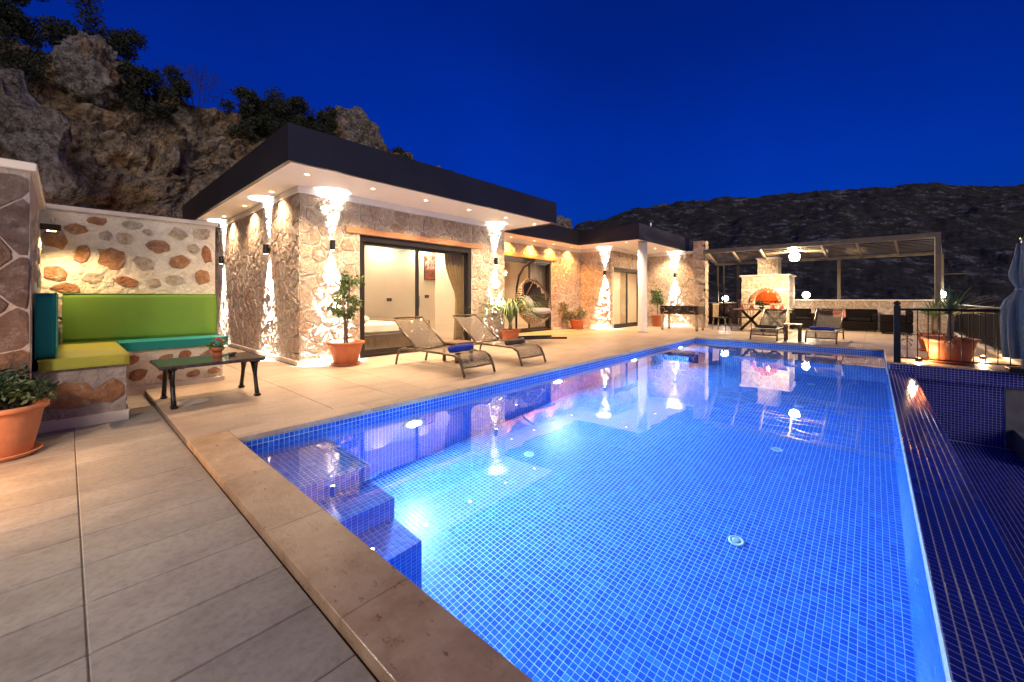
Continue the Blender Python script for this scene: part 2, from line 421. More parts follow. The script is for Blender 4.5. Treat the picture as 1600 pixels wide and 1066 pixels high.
def mesh_from_tiles(name, vs):
    n = len(vs); me = bpy.data.meshes.new(name)
    me.vertices.add(n*8); me.vertices.foreach_set('co', vs.reshape(-1))
    f = (QF[None]+np.arange(n)[:, None, None]*8).reshape(-1, 4)
    me.loops.add(len(f)*4); me.loops.foreach_set('vertex_index', f.reshape(-1).astype(np.int32))
    me.polygons.add(len(f)); me.polygons.foreach_set('loop_start', np.arange(0, len(f)*4, 4, dtype=np.int32))
    me.update(calc_edges=True); me.shade_flat(); return me
PA = []      # pool tile arrays
def face(O, A, B, la, lb): PA.append(mosaic_arrays(O, A, B, la, lb))
U0, U1, V0, V1 = .92, 12.35, -.18, 3.88
USP = 9.85
X, Y, Z = (1, 0, 0), (0, 1, 0), (0, 0, 1); nX, nY, nZ = (-1, 0, 0), (0, -1, 0), (0, 0, -1)
SX = 1.68
face((SX, V0, ZF), X, Y, USP-SX, V1-V0)                                  # floor
face((U0, V0, ZF), X, Y, SX-U0, 2.37-V0)
face((U0, V1, ZF), X, Z, U1-U0, -.047-ZF)                                # wall below the terrace, faces the camera (A x B = -Y)
face((U0, V1, ZF), nY, Z, V1-V0, -.047-ZF)                               # near wall, faces +X  ((-Y) x Z = -X) flipped below
PA[-1] = mosaic_arrays((U0, V0, ZF), Y, Z, V1-V0, -.047-ZF)
face((U1, V1, ZF), nY, Z, V1-V0, -.047-ZF)                               # far wall, faces -X
face((USP, V0, ZF), nX, Z, USP-U0, -.125-ZF)                             # weir inner wall faces +Y
face((U1, V0, ZF), nX, Z, U1-USP, -.047-ZF)
# spa: divider and shallow floor
face((USP, V1, ZF), nY, Z, V1-V0, -.17-ZF)
face((USP, V0, -.17), X, Y, .2, V1-V0)
face((USP+.2, V0, -.80), X, Y, U1-USP-.2, V1-V0)
face((USP+.2, V0, -.80), Y, Z, V1-V0, .63)
# block before the spa
face((9.2, V1, ZF), nY, Z, .85, -.36-ZF); face((9.2, 3.03, -.36), X, Y, .65, .85); face((9.2, 3.03, ZF), X, Z, .65, -.36-ZF)
# three entry steps in the corner
for v0, v1, z in ((3.08, V1, -.41), (2.72, 3.08, -.71), (2.37, 2.72, -1.01)):
    face((U0, v0, z), X, Y, SX-U0, v1-v0)
for v, z0, z1 in ((3.08, -.71, -.41), (2.72, -1.01, -.71), (2.37, ZF, -1.01)):
    face((U0, v, z0), X, Z, SX-U0, z1-z0)
for v0, v1, z in ((3.08, V1, -.41), (2.72, 3.08, -.71), (2.37, 2.72, -1.01)):
    face((SX, v0, ZF), Y, Z, v1-v0, z-ZF)
me = mesh_from_tiles('mosaic', np.concatenate(PA)); me.materials.append(MOSA)
o = bpy.data.objects.new('mosaic', me); COL.objects.link(o); o.parent = pool; o['kind'] = 'stuff'
e = .0004
gb = MB()
gb.box(U0-.02, U1+.02, V0-.02, V1+.02, ZF-.15, ZF-e)
gb.box(U0-.02, U1, V1+e, V1+.019, ZF, -.047).box(U0-.02, U0-e, V0, V1, ZF, -.047).box(U1+e, U1+.019, V0, V1, ZF, -.047)
gb.box(U0, SX-e, 3.08+e, V1-.001, ZF, -.41-e).box(U0, SX-e, 2.72+e, 3.08, ZF, -.71-e).box(U0, SX-e, 2.37+e, 2.72, ZF, -1.01-e)
gb.box(USP+e, USP+.2-e, V0+.001, V1-.001, ZF, -.17-e).box(USP+.2, U1-.001, V0+.001, V1-.001, ZF, -.80-e)
gb.box(9.2+e, USP, 3.03+e, V1-.001, ZF, -.36-e)
obj('grout', gb, GROUTP, pool)
gl = MB().box(USP, U1+.02, V0-.02, V0-e, ZF, -.047).box(U0-.02, USP, V0-.02, V0-e, ZF, -.127)
obj('grout', gl, GROUTP, pool)

# infinity weir: sloping tiled band, its nearest tiles one by one
weir = tag(bpy.data.objects.new('infinity_weir', None), 'dark navy mosaic rim of the infinity edge, running beside the bright water', 'pool edge'); COL.objects.link(weir)
BW = .33; sl_ = Vector((0, -BW, -.055)).normalized(); blen = math.hypot(BW, .055)
inner = Vector((U0, V0-.014, -.111))
ta = mosaic_arrays(inner, tuple(sl_), X, blen, USP-U0)
ctr = ta[:, 4:].mean(axis=1)
fwv = np.array((math.cos(R(41.97)), math.sin(R(41.97)), 0)); rtv = np.array((math.sin(R(41.97)), -math.cos(R(41.97)), 0))
dep = ctr@fwv; lat = ctr@rtv/dep; vert = (1.15-ctr[:, 2])/dep
vis = (dep > .2) & (abs(lat) < 1.29) & (vert < .98)
order = np.argsort(np.where(vis, dep, 1e9))
pick = order[:300]; rest = order[300:]
for k in pick:
    c = ctr[k].copy(); loc = ta[k]-c
    me = bpy.data.meshes.new('mosaic_tile'); me.from_pydata([tuple(p) for p in loc], [], [tuple(q) for q in QF]); me.materials.append(MOSD)
    o = bpy.data.objects.new('mosaic_tile', me); COL.objects.link(o); o.parent = weir; o.location = c
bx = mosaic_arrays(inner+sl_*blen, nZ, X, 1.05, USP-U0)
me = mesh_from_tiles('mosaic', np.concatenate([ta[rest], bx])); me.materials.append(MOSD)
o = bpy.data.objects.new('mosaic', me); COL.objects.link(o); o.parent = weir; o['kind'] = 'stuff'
oz = -.112-.055
sec = [(V0-.0205, ZF), (V0-.0205, -.1265), (V0-.001, -.1255), (V0-.012, -.1115), (V0-.014-BW+e, oz-e), (V0-.014-BW+e, ZF)]
obj('weir_wall', MB().prism(sec, USP-U0-.001, 'x', U0), GROUTN, weir)

# catch basin on the low side
basin = bpy.data.objects.new('catch_basin', None); COL.objects.link(basin); struct(basin)
VB = -.18-.014-BW
BF = -1.22
ba = [mosaic_arrays((U0-2, -3.2, BF), X, Y, USP-U0+2, 3.2+VB),
      mosaic_arrays((USP, VB+.3, -.25), nY, Z, 2.6, .23),
      mosaic_arrays((USP+.06, VB, BF), nY, Z, 1.02, -.25-BF),
      mosaic_arrays((USP-.0, -.19, -.25), nY, Z, .02, .23)]
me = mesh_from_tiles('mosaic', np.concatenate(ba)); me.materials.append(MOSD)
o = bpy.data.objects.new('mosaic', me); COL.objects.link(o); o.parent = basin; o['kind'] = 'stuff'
bb = MB().box(U0-2, USP+.05, -3.2, VB, BF-.2, BF-e).box(USP+e, USP+.5, -3.2, -.2, -.25, -.021).box(USP+.06+e, USP+.5, -3.2, VB, BF, -.2502)
obj('grout', bb, GROUTN, basin)
obj('concrete_panel', MB().box(USP+.045, USP+.0595, -3.2, VB-1.03, BF+.002, -.252), M('raw_concrete', (.16, .15, .14), .85, var=.3, scale=4, bump=.3, bscale=20), basin)
obj('step', MB().box(8.9, USP+.04, -3.2, -1.62, BF+.001, BF+.32, .01), M('raw_concrete', (.16,)*3), basin)
obj('coping_strip', MB().box(USP-.02, USP+.16, -3.2, -.46, -.021, .003, .004), TILE, basin)

wt = MB().add([(U0-.005, V0-.015, ZW), (U1+.005, V0-.015, ZW), (U1+.005, V1+.005, ZW), (U0-.005, V1+.005, ZW)], [(0, 1, 2, 3)])
struct(obj('pool_water', wt, WATER, fix=False))
# film of water spilling over the weir lip
# floor inlets
INL = M('inlet_plastic', (.48, .58, .60), .4, var=.05)
first = None; names = ['nearest the steps', 'second from the steps', 'third from the steps', 'nearest the spa']
for vi, (v, side) in enumerate(((.83, 'weir side'), (3.03, 'house side'))):
    for k, u in enumerate((3.67, 5.53, 7.36, 9.0 if v < 2 else 8.8)):
        lab = f'pale round inlet in the pool floor on the {side}, {names[k]}'
        if first is None:
            first = thing('floor_inlet', lab, 'pool inlet', (u, v, ZF+.003), 0, 'round inlets in the pool floor')
            obj('flange', MB().lathe([(.060, 0), (.060, .006), (.053, .010), (.038, .011), (.038, .006)], 28), INL, first, True)
            obj('grille', MB().lathe([(.034, .0), (.034, .009), (.018, .012), (.0, .012)], 20, cap=False), M('inlet_core', (.3, .4, .42), .4), first, True)
        else: dup(first, (u, v, ZF+.003), 0, lab)
# underwater lamps
for k, (u, lab) in enumerate(((2.62, 'beside the entry steps'), (5.38, 'second from the entry steps'), (8.2, 'third from the entry steps'), (11.0, 'inside the spa'))):
    t = thing('pool_light', f'glowing underwater lamp on the house side pool wall, {lab}', 'pool light', (u, V1-.003, -.60), 0, 'underwater pool lamps')
    ring = MB().lathe([(.125, 0), (.125, .012), (.12, .03), (.105, .03)], 28); lens = MB().lathe([(.105, .02), (.08, .034), (0.001, .042)], 24)
    for m_, nm, mt in ((ring, 'bezel', INL), (lens, 'lens', LENSP)):
        m_.v = [(a, -c, b) for a, b, c in m_.v]; obj(nm, m_, mt, t, True)
    lamp('glow', 'AREA', (0, -.06, 0), 195 if k < 3 else 80, (.42, .78, 1.0), t, (0, -1, -.12), shape='DISK', size=.16)

# ------------------------------------------------------------------ stone walls
def clip(poly, nx, ny, d):
    out = []
    for i in range(len(poly)):
        p, q = poly[i], poly[(i+1) % len(poly)]
        a = p[0]*nx+p[1]*ny-d; b = q[0]*nx+q[1]*ny-d
        if a <= 0: out.append(p)
        if a*b < 0:
            t = a/(a-b); out.append((p[0]+(q[0]-p[0])*t, p[1]+(q[1]-p[1])*t))
    return out
def cells(x0, x1, z0, z1, sx, sz, rg):
    seeds = []; nz = max(1, round((z1-z0)/sz)); hz = (z1-z0)/nz
    for r in range(nz):
        nx = max(1, round((x1-x0)/sx)); hx = (x1-x0)/nx; off = .5*(r % 2) if nx > 1 else 0
        for c in range(nx+(1 if off else 0)):
            seeds.append((x0+(c+.5-off)*hx+rg.uniform(-.40, .40)*hx, z0+(r+.5)*hz+rg.uniform(-.33, .33)*hz))
    for i, s in enumerate(seeds):
        p = [(x0, z0), (x1, z0), (x1, z1), (x0, z1)]
        for j, q in enumerate(seeds):
            if i == j or abs(q[0]-s[0]) > 3*sx or abs(q[1]-s[1]) > 3*sz: continue
            nx_, ny_ = q[0]-s[0], q[1]-s[1]
            p = clip(p, nx_, ny_, (q[0]**2+q[1]**2-s[0]**2-s[1]**2)/2)
            if len(p) < 3: break
        if len(p) >= 3: yield p
def chaikin(p):
    o = []
    for i in range(len(p)):
        a, b = p[i], p[(i+1) % len(p)]
        o.append((a[0]*.86+b[0]*.14, a[1]*.86+b[1]*.14)); o.append((a[0]*.14+b[0]*.86, a[1]*.14+b[1]*.86))
    return o
def stone_mesh(poly, rg, proud, gap):
    cx = sum(p[0] for p in poly)/len(poly); cz = sum(p[1] for p in poly)/len(poly)
    q = chaikin([(p[0]-cx, p[1]-cz) for p in poly])
    # drop near-duplicate points
    q2 = []
    for p in q:
        if not q2 or math.hypot(p[0]-q2[-1][0], p[1]-q2[-1][1]) > .025: q2.append(p)
    q = q2
    if len(q) < 4: return None
    rad = sum(math.hypot(*p) for p in q)/len(q)
    if rad < .05: return None
    k = max(.5, 1-gap/rad)
    v = []; n = len(q); tx, tz = rg.uniform(-.35, .35), rg.uniform(-.35, .35)
    for s, h in ((k, -.02), (k*.985, proud*.4), (k*.93, proud*.95), (k*.55, proud*1.1)):
        for p in q:
            j = 1+rg.uniform(-.04, .04)
            v.append((p[0]*s*j, p[1]*s*j, h+((rg.uniform(-.5, .5)+(p[0]*tx+p[1]*tz)/rad*.8)*proud if h > 0 else 0)))
    v.append((0, 0, proud*rg.uniform(.7, 1.5)))
    f = []
    for r in range(3):
        for i in range(n): f.append((r*n+i, r*n+(i+1) % n, r*n+n+(i+1) % n, r*n+n+i))
    for i in range(n): f.append((3*n+i, 3*n+(i+1) % n, 4*n))
    return (cx, cz), v, f
def put_stone(parent, O, D, N, st, mat, name='stone'):
    (cx, cz), v, f = st
    c = Vector(O)+Vector(D)*cx+Vector((0, 0, cz))
    DD, NN = Vector(D), Vector(N)
    vv = [DD*a+Vector((0, 0, b))+NN*h for a, b, h in v]
    me = bpy.data.meshes.new(name); me.from_pydata([tuple(p) for p in vv], [], f)
    fixn(me); me.materials.append(mat)
    o = bpy.data.objects.new(name, me); COL.objects.link(o); o.parent = parent; o.location = c-wl(parent); return o
def rects_minus(W, H0, H1, holes):
    xs = sorted({0, W}|{h[0] for h in holes}|{h[1] for h in holes}); out = []
    for a, b in zip(xs, xs[1:]):
        if b-a < .02: continue
        hh = [h for h in holes if h[0] <= a+1e-6 and h[1] >= b-1e-6]
        if not hh: out.append((a, b, H0, H1))
        else:
            h = hh[0]
            if h[3] < H1-.02: out.append((a, b, h[3], H1))
            if h[2] > H0+.02: out.append((a, b, H0, h[2]))
    return out
def stone_wall(parent, name, O, D, N, W, H1, holes=(), sx=.31, sz=.235, thick=.24, proud=.018, gap=.011, smat=None, mmat=None, seed=1, H0=0, label=None, keep=None):
    rg = random.Random(seed); D = Vector(D); N = Vector(N); O = Vector(O)
    wm = MB()
    for (a, b, c, d) in rects_minus(W, H0, H1, holes):
        vs = [O+D*x+Vector((0, 0, z))-N*t for t in (0, thick) for z in (c, d) for x in (a, b)]
        wm.add(vs, [(0, 1, 3, 2), (4, 6, 7, 5), (0, 4, 5, 1), (2, 3, 7, 6), (0, 2, 6, 4), (1, 5, 7, 3)])
    wo_ = obj(name, wm, mmat or MORTAR, parent, world=True)
    if label: wo_['label'] = label
    for (a, b, c, d) in rects_minus(W, H0, H1, holes):
        for p in cells(a, b, c, d, sx, sz, rg):
            st = stone_mesh(p, rg, proud*rg.uniform(.7, 1.4), gap)
            if st and (keep is None or keep(st[0])): put_stone(wo_, O, D, N, st, smat or STONE)
    return wo_

house = thing('house', 'low stone house with flat black-edged roofs and sliding glass doors beside the pool', 'house', (2.67, 7.3, 0))
HT = 2.95
YF, YR, YW = 7.3, 8.65, 7.33
UC, UD = 13.7, 17.0
D1 = (3.76-2.67, 6.64-2.67, 0, 2.37); D2 = (9.0-7.81, 11.76-7.81, 0, 2.5); D3 = (.14, 2.74, 0, 2.34)
stone_wall(house, 'stone_wall', (2.67, YF, 0), X, nY, 7.81-2.67, HT, [D1], seed=11)
stone_wall(house, 'stone_wall', (2.67, 13.2, 0), nY, nX, 5.9, HT, [], sx=.31, sz=.235, seed=12, proud=.014)
stone_wall(house, 'stone_wall', (7.81, YR, 0), X, nY, UC-7.81, HT, [D2], seed=13, sx=.33, sz=.26)
stone_wall(house, 'stone_wall', (UC, YR, 0), nY, nX, YR-YW, HT, [], seed=14, sx=.33, sz=.26)
stone_wall(house, 'stone_wall', (UC, YW, 0), X, nY, UD-UC, HT, [D3], seed=15)
stone_wall(house, 'stone_wall', (UD, YW, 0), nY, nX, YW-5.2, HT, [], seed=16)
o = stone_wall(house, 'stone_pillar', (16.6, 5.28, 0), nY, nX, .42, 3.40, [], seed=17, thick=.42)
stone_wall(house, 'stone_wall', (16.6, 4.86, 0), X, nY, .42, 3.40, [], seed=18, thick=.2)
# end wall of the first block, plain back walls
obj('back_wall', MB().box(7.57, 7.81, YF+.242, YR-.001, 0, HT), MORTAR, house, world=True)
obj('back_wall', MB().box(2.95, 17.2, 13.0, 13.2, 0, HT).box(17.0, 17.2, YW+.01, 13, 0, HT), MORTAR, house, world=True)
# plaster band under the soffit, skirting
def band(z0, z1, t, mat, nm):
    b = MB()
    b.box(2.67-t, 7.81+t, YF-t, YF+.1, z0, z1).box(2.67-t, 2.77, YF+.1, 13.2, z0, z1)
    b.box(7.82+t, UC-t, YR-t, YR+.1, z0, z1).box(UC-t, UC+.1, YW-t, YR+.1, z0, z1)
    b.box(UC+.1, UD-t, YW-t, YW+.1, z0, z1).box(UD-t, UD+.1, 5.3, YW+.1, z0, z1)
    return obj(nm, b, mat, house, world=True)
band(HT+.001, 3.068, .035, WHITE, 'plaster_band')
t = .05
for a in ((2.67-t, 3.74, YF-t, YF+.02), (6.66, 7.81+t, YF-t, YF+.02), (2.67-t, 2.69, YF+.021, 13.2), (7.83, 8.98, YR-t, YR+.02), (11.78, UC-t, YR-t, YR+.02), (UC-t+.001, UC+.02, YW-t, YR-t-.001), (16.47, UD-t, YW-t, YW+.02), (UD-t+.001, UD+.02, 5.3, YW-t-.001)):
    obj('skirting', MB().box(*a, .001, .075, .003), CAP, house, world=True)

# roofs
def roof(rects, fascias, soffit_rects):
    r = obj('roof', MB(), FASCIA, house, world=True)
    m_ = MB()
    for a in fascias: m_.box(*a, 3.055, 3.58)
    obj('fascia', m_, FASCIA, r)
    m_ = MB()
    for (a, b, c, d) in soffit_rects: m_.box(a, b, c, d, 3.07, 3.10)
    obj('soffit', m_, WHITE, r)
    m_ = MB()
    for (a, b, c, d) in rects: m_.box(a, b, c, d, 3.45, 3.52)
    obj('deck', m_, FASCIA, r); return r
roof([(2.11, 8.31, 6.06, 13.5)], [(2.05, 8.37, 6.0, 6.06), (2.05, 2.11, 6.06, 13.5), (8.31, 8.37, 6.06, 13.5)], [(2.11, 8.31, 6.06, 13.5)])
roof([(8.38, 17.5, 7.93, 13.5), (12.41, 17.5, 5.66, 7.93)], [(8.38, 12.41, 7.87, 7.93), (12.35, 12.41, 5.6, 7.87), (12.41, 17.55, 5.6, 5.66), (17.49, 17.55, 5.66, 13.5)],
     [(8.38, 17.49, 7.93, 13.5), (12.41, 17.49, 5.66, 7.93)])
obj('vent_pipe', MB().tube([(15.6, 6.6, 3.5), (15.6, 6.6, 4.05)], .04, 10).tube([(15.6, 6.6, 4.05), (15.6, 6.6, 4.14)], .065, 10), STEEL, house, world=True)
obj('column', MB().lathe([(.17, .002), (.17, .04), (.15, .045), (.15, 3.068)], 32, 13.05, 5.80), M('column_paint', (.52, .48, .46), .55, var=.05), house, True, world=True)

# sliding doors
def sliding_door(u0, u1, y, ztop, mids, lin=None, open_first=False):
    d = obj('sliding_door', MB().box(u0, u1, y+.02, y+.20, .001, .055), FRAME, house, world=True)
    fw_ = .07
    fr = MB().box(u0, u0+fw_, y+.015, y+.2, .056, ztop).box(u1-fw_*1.3, u1, y+.015, y+.2, .056, ztop).box(u0+fw_, u1-fw_*1.3, y+.015, y+.2, ztop-.12, ztop)
    obj('frame', fr, FRAME, d)
    xs = [u0+fw_]+mids+[u1-fw_*1.3]
    for i, (a, b) in enumerate(zip(xs, xs[1:])):
        yy = y+.05+.05*(i % 2)
        s = MB().box(a, a+.055, yy, yy+.035, .056, ztop-.121).box(b-.055, b, yy, yy+.035, .056, ztop-.121).box(a+.055, b-.055, yy, yy+.035, .056, .14).box(a+.055, b-.055, yy, yy+.035, ztop-.18, ztop-.121)
        if not (open_first and i == 0):
            obj('sash', s, FRAME, d)
            obj('pane', MB().box(a+.056, b-.056, yy+.014, yy+.02, .141, ztop-.181), GLASS, d)
    if mids:
        hy = y+.045
        obj('handle', MB().box(mids[0]+.015, mids[0]+.04, hy-.03, hy, .95, 1.2, .004), STEEL, d)
    return d
sliding_door(3.76, 6.64, YF, 2.37, [5.12])
sliding_door(9.0, 11.76, YR, 2.5, [10.6])
sliding_door(13.84, 16.44, YW, 2.34, [15.2])
def lintel(u0, u1, y, z):
    o = obj('lintel', MB().box(u0, u1, y-.045, y+.1, z+.002, z+.12, .008), WOODL, house, world=True); return o
lintel(3.48, 6.92, YF, 2.37); lintel(8.7, 12.0, YR, 2.5)
obj('corbel', MB().prism([(YR-.045, 2.50), (YR+.0, 2.25), (YR+.02, 2.25), (YR+.02, 2.50)], .08, 'x', 11.82), WOODD, house, world=True)

# rooms behind the doors
def room(u0, u1, v0, v1, h, floor_mat):
    r = obj('room', MB().box(u0, u1, v0, v1, -.02, .002), floor_mat, house, world=True)
    obj('interior_wall', MB().box(u0, u1, v1, v1+.06, .002, h).box(u0-.06, u0, v0, v1+.06, .002, h).box(u1, u1+.06, v0, v1+.06, .002, h), PLASTER, r)
    obj('ceiling', MB().box(u0-.06, u1+.06, v0, v1+.06, h, h+.05), WHITE, r)
    return r
r1 = room(2.98, 7.5, YF+.245, 9.9, 2.75, TILE)
cv = MB()
for (a, b, c, d) in ((3.35, 7.1, 7.95, 8.0), (3.35, 7.1, 9.45, 9.5), (3.35, 3.4, 8.0, 9.45), (7.05, 7.1, 8.0, 9.45)): cv.box(a, b, c, d, 2.49, 2.52)
obj('cove_light', cv, COVE, r1)
obj('ceiling_raft', MB().box(3.4, 7.05, 8.0, 9.45, 2.46, 2.748), WHITE, r1)
obj('door_panel', MB().box(3.6, 3.95, 9.85, 9.898, .003, 2.05, .005), M('room_door', (.72, .62, .5), .6), r1)
obj('door_glass', MB().box(3.72, 3.80, 9.838, 9.849, .35, 1.85), WOODD, r1)
r2 = room(8.0, 13.3, YR+.245, 12.4, 2.75, TILE)
r3 = room(13.9, 16.9, YW+.245, 10.6, 2.75, TILE)
def room_lamps(par, pts, z, p, col=(1, .72, .42)):
    for (a, b) in pts:
        l = obj('ceiling_lamp', MB().lathe([(.06, -.012), (.06, 0)], 16, a, b, z-.001), LENSO, par)
        lamp('glow', 'SPOT', (a, b, z-.03), p, col, par, (0, 0, -1), spot_size=R(150), spot_blend=.6, shadow_soft_size=.05)
room_lamps(r1, [(4.3, 9.75), (5.7, 9.75), (7.0, 9.75), (4.4, 7.75), (5.6, 7.9)], 2.75, 200, (1, .70, .44))
room_lamps(r2, [(9.6, 10.2), (11.6, 10.2), (10.5, 12.0)], 2.75, 300, (1, .72, .46))
room_lamps(r3, [(14.6, 8.6), (16.0, 9.4)], 2.75, 300, (1, .72, .46))

# things in the rooms
bed = thing('bed', 'double bed with white cover and brown throw seen through the glass door', 'bed', (5.0, 9.0, .003))
obj('base', MB().box(-.95, .95, -.95, .85, .0, .36, .02), M('bed_base', (.10, .06, .035), .7), bed)
obj('mattress', MB().box(-.93, .93, -.93, .85, .362, .60, .05), LINEN, bed)
obj('throw', MB().box(.10, .96, -.96, .86, .42, .625, .02), THROW, bed)
for k in (-.45, .45): obj('pillow', MB().box(-.9, -.5, k-.32, k+.32, .602, .76, .06), LINEN, bed, auto=.02)
pic = thing('wall_picture', 'framed picture with red flowers on the bedroom wall', 'picture', (7.3, 9.88, 2.05))
obj('frame', MB().box(-.2, .2, -.012, .018, -.36, .36, .004), FRAME, pic)
def picmat():
    m, n = newmat('picture_print'); f = pos_noise(n, 9, 5, .6); g = n.nodes.new('ShaderNodeNewGeometry'); s = n.nodes.new('ShaderNodeSeparateXYZ'); n.links.new(g.outputs['Position'], s.inputs[0])
    a = ramp(n, f, [(.4, (.16, .13, .12)), (.5, (.55, .48, .44)), (.6, (.3, .05, .04))]); b = ramp(n, f, [(.35, (.10, .05, .03)), (.6, (.34, .07, .04))])
    mr = n.nodes.new('ShaderNodeMapRange'); mr.inputs[1].default_value = 1.98; mr.inputs[2].default_value = 2.04; n.links.new(s.outputs[2], mr.inputs[0])
    return finish(m, n, mixc(n, mr.outputs[0], b, a), .6)
obj('print', MB().box(-.18, .18, -.016, -.0125, -.34, .34), picmat(), pic)
for u, z, lab in ((5.95, 1.11, 'small dark switch plate on the bedroom wall above the bed'), (7.2, 1.2, 'small dark switch plate on the bedroom wall below the picture')):
    sw = thing('switch_plate', lab, 'switch', (u, 9.885, z), 0, 'switch plates')
    obj('plate', MB().box(-.075, .075, 0, .012, -.045, .045, .003), M('switch_brown', (.05, .03, .02), .4), sw); obj('rocker', MB().box(-.05, .05, -.006, -.0005, -.03, .03, .002), M('switch_brown2', (.10, .07, .05), .4), sw)
def curtain(name, u0, u1, y, z0, z1, lab, pinch=True, mat=None):
    n = 40; m_ = MB(); vs = []; nz = 14
    for k in range(nz+1):
        f = k/nz; z = z0+(z1-z0)*f
        wd = 1.0 if not pinch else (1-.62*math.exp(-((f-.42)/.22)**2) if f > .42 else .38+.12*(1-f/.42))
        for i in range(n+1):
            s = i/n; x = u1-(u1-u0)*(1-s)*wd
            vs.append((x, y+.03*math.sin(s*n*.9), z))
    fs = [(k*(n+1)+i, k*(n+1)+i+1, (k+1)*(n+1)+i+1, (k+1)*(n+1)+i) for k in range(nz) for i in range(n)]
    m_.add(vs, fs); o = obj(name, m_, mat or CURT, None, True); o.modifiers.new('s', 'SOLIDIFY').thickness = .006
    return tag(o, lab, 'curtain', 'curtains inside the glass doors')
curtain('curtain', 6.05, 6.62, 7.62, .03, 2.6, 'ochre curtain tied back inside the bedroom door')
curtain('curtain', 10.9, 12.0, 9.05, .03, 2.65, 'pale curtain behind the glass beside the hanging chair', False, M('pale_curtain', (.52, .43, .30), .85, var=.08))
curtain('curtain', 15.3, 15.9, 7.75, .03, 2.6, 'cream curtain hanging inside the glass door behind the column', False, M('cream_curtain', (.6, .45, .3), .85, var=.08))
ac = thing('air_conditioner', 'white air conditioner on the wall inside the glass door behind the hanging chair', 'air conditioner', (10.1, 12.18, 2.15))
obj('case', MB().box(-.45, .45, 0, .2, 0, .3, .03), WHITE, ac); obj('vent', MB().box(-.4, .4, -.006, -.001, .02, .06), M('vent_grey', (.3, .3, .3), .5), ac)
tv = thing('television', 'dark television panel inside the room behind the hanging chair', 'television', (9.55, 9.6, .003))
obj('screen', MB().box(-.55, .5, -.02, .02, .7, 1.35, .006), M('screen_black', (.01, .01, .012), .15), tv); obj('stand', MB().box(-.5, .45, -.2, .2, 0, .69, .01), WOODD, tv)

# ------------------------------------------------------------------ recessed spots
def downlight(u, v, lab, z=3.07, p=100, tilt=(0, 0, -1), col=(1, .70, .42)):
    t = thing('recessed_spot', lab, 'ceiling light', (u, v, z), 0, 'recessed spots in the eaves')
    obj('ring', MB().lathe([(.052, .0), (.052, -.006), (.038, -.008), (.036, .0)], 20), WHITE, t, True)
    obj('bulb', MB().lathe([(.035, -.001), (.025, -.0075), (.002, -.009)], 16), LENSO, t)
    lamp('glow', 'SPOT', (0, 0, -.02), p, col, t, tilt, spot_size=R(125), spot_blend=.85, shadow_soft_size=.03)
ords = ['first', 'second', 'third', 'fourth', 'fifth', 'sixth']
for k, u in enumerate((2.50, 3.60, 4.72, 5.85, 7.02, 8.12)):
    downlight(u, 6.52, f'glowing recessed spot in the long front eave, {ords[k]} from the near roof corner', p=400)
for k, v in enumerate((8.05, 9.7, 11.3)):
    downlight(2.48, v, f'glowing recessed spot in the alley side eave, {ords[k]} from the near roof corner', p=240)
for k, u in enumerate((9.34, 10.5, 11.6, 12.75)):
    downlight(u, 8.44, f'warm recessed spot above the stone wall behind the hanging chair, {ords[k]} from the left', p=420, col=(1, .42, .08))
for k, (u, v) in enumerate(((12.87, 6.3), (15.2, 6.25), (16.5, 6.28))):
    downlight(u, v, f'recessed spot in the eave over the column and game table, {ords[k]} from the left', p=400)

# ------------------------------------------------------------------ up and down wall lamps
def sconce(loc, n, lab, p=2500):
    t = thing('wall_lamp', lab, 'wall lamp', loc, math.atan2(n[1], n[0])+math.pi/2, 'black up and down wall lamps')
    # local -y points away from the wall
    obj('bracket', MB().box(-.03, .03, -.05, -.0, -.04, .04, .004), IRON, t)
    obj('body', MB().lathe([(.046, -.09), (.046, .09)], 20, 0, -.075), IRON, t, False)
    for s, d in ((1, 'lens'), (-1, 'lens')):
        obj('lens', MB().lathe([(.036, .0905*s), (.001, .0915*s)], 16, 0, -.075, 0), LENSW, t)
        lamp('glow', 'SPOT', (0, -.075, .10*s), p if s > 0 else p*3.4, (1, .97, .93), t, (0, .13 if s < 0 else .03, s), spot_size=R(42), spot_blend=1.0, shadow_soft_size=.025)
sconce((3.21, YF, 2.1), nY, 'black up and down wall lamp left of the bedroom door, above the potted fig')
sconce((7.42, YF, 2.1), nY, 'black up and down wall lamp right of the bedroom door')
sconce((2.67, 8.76, 2.1), nX, 'black up and down wall lamp on the alley wall near the house corner')
sconce((2.67, 12.1, 2.1), nX, 'black up and down wall lamp on the alley wall beside the green bench')
sconce((UC, 7.55, 2.1), nX, 'black up and down wall lamp left of the narrow glass door by the column')
sconce((UD, 6.13, 2.1), nX, 'black up and down wall lamp above the football game table')

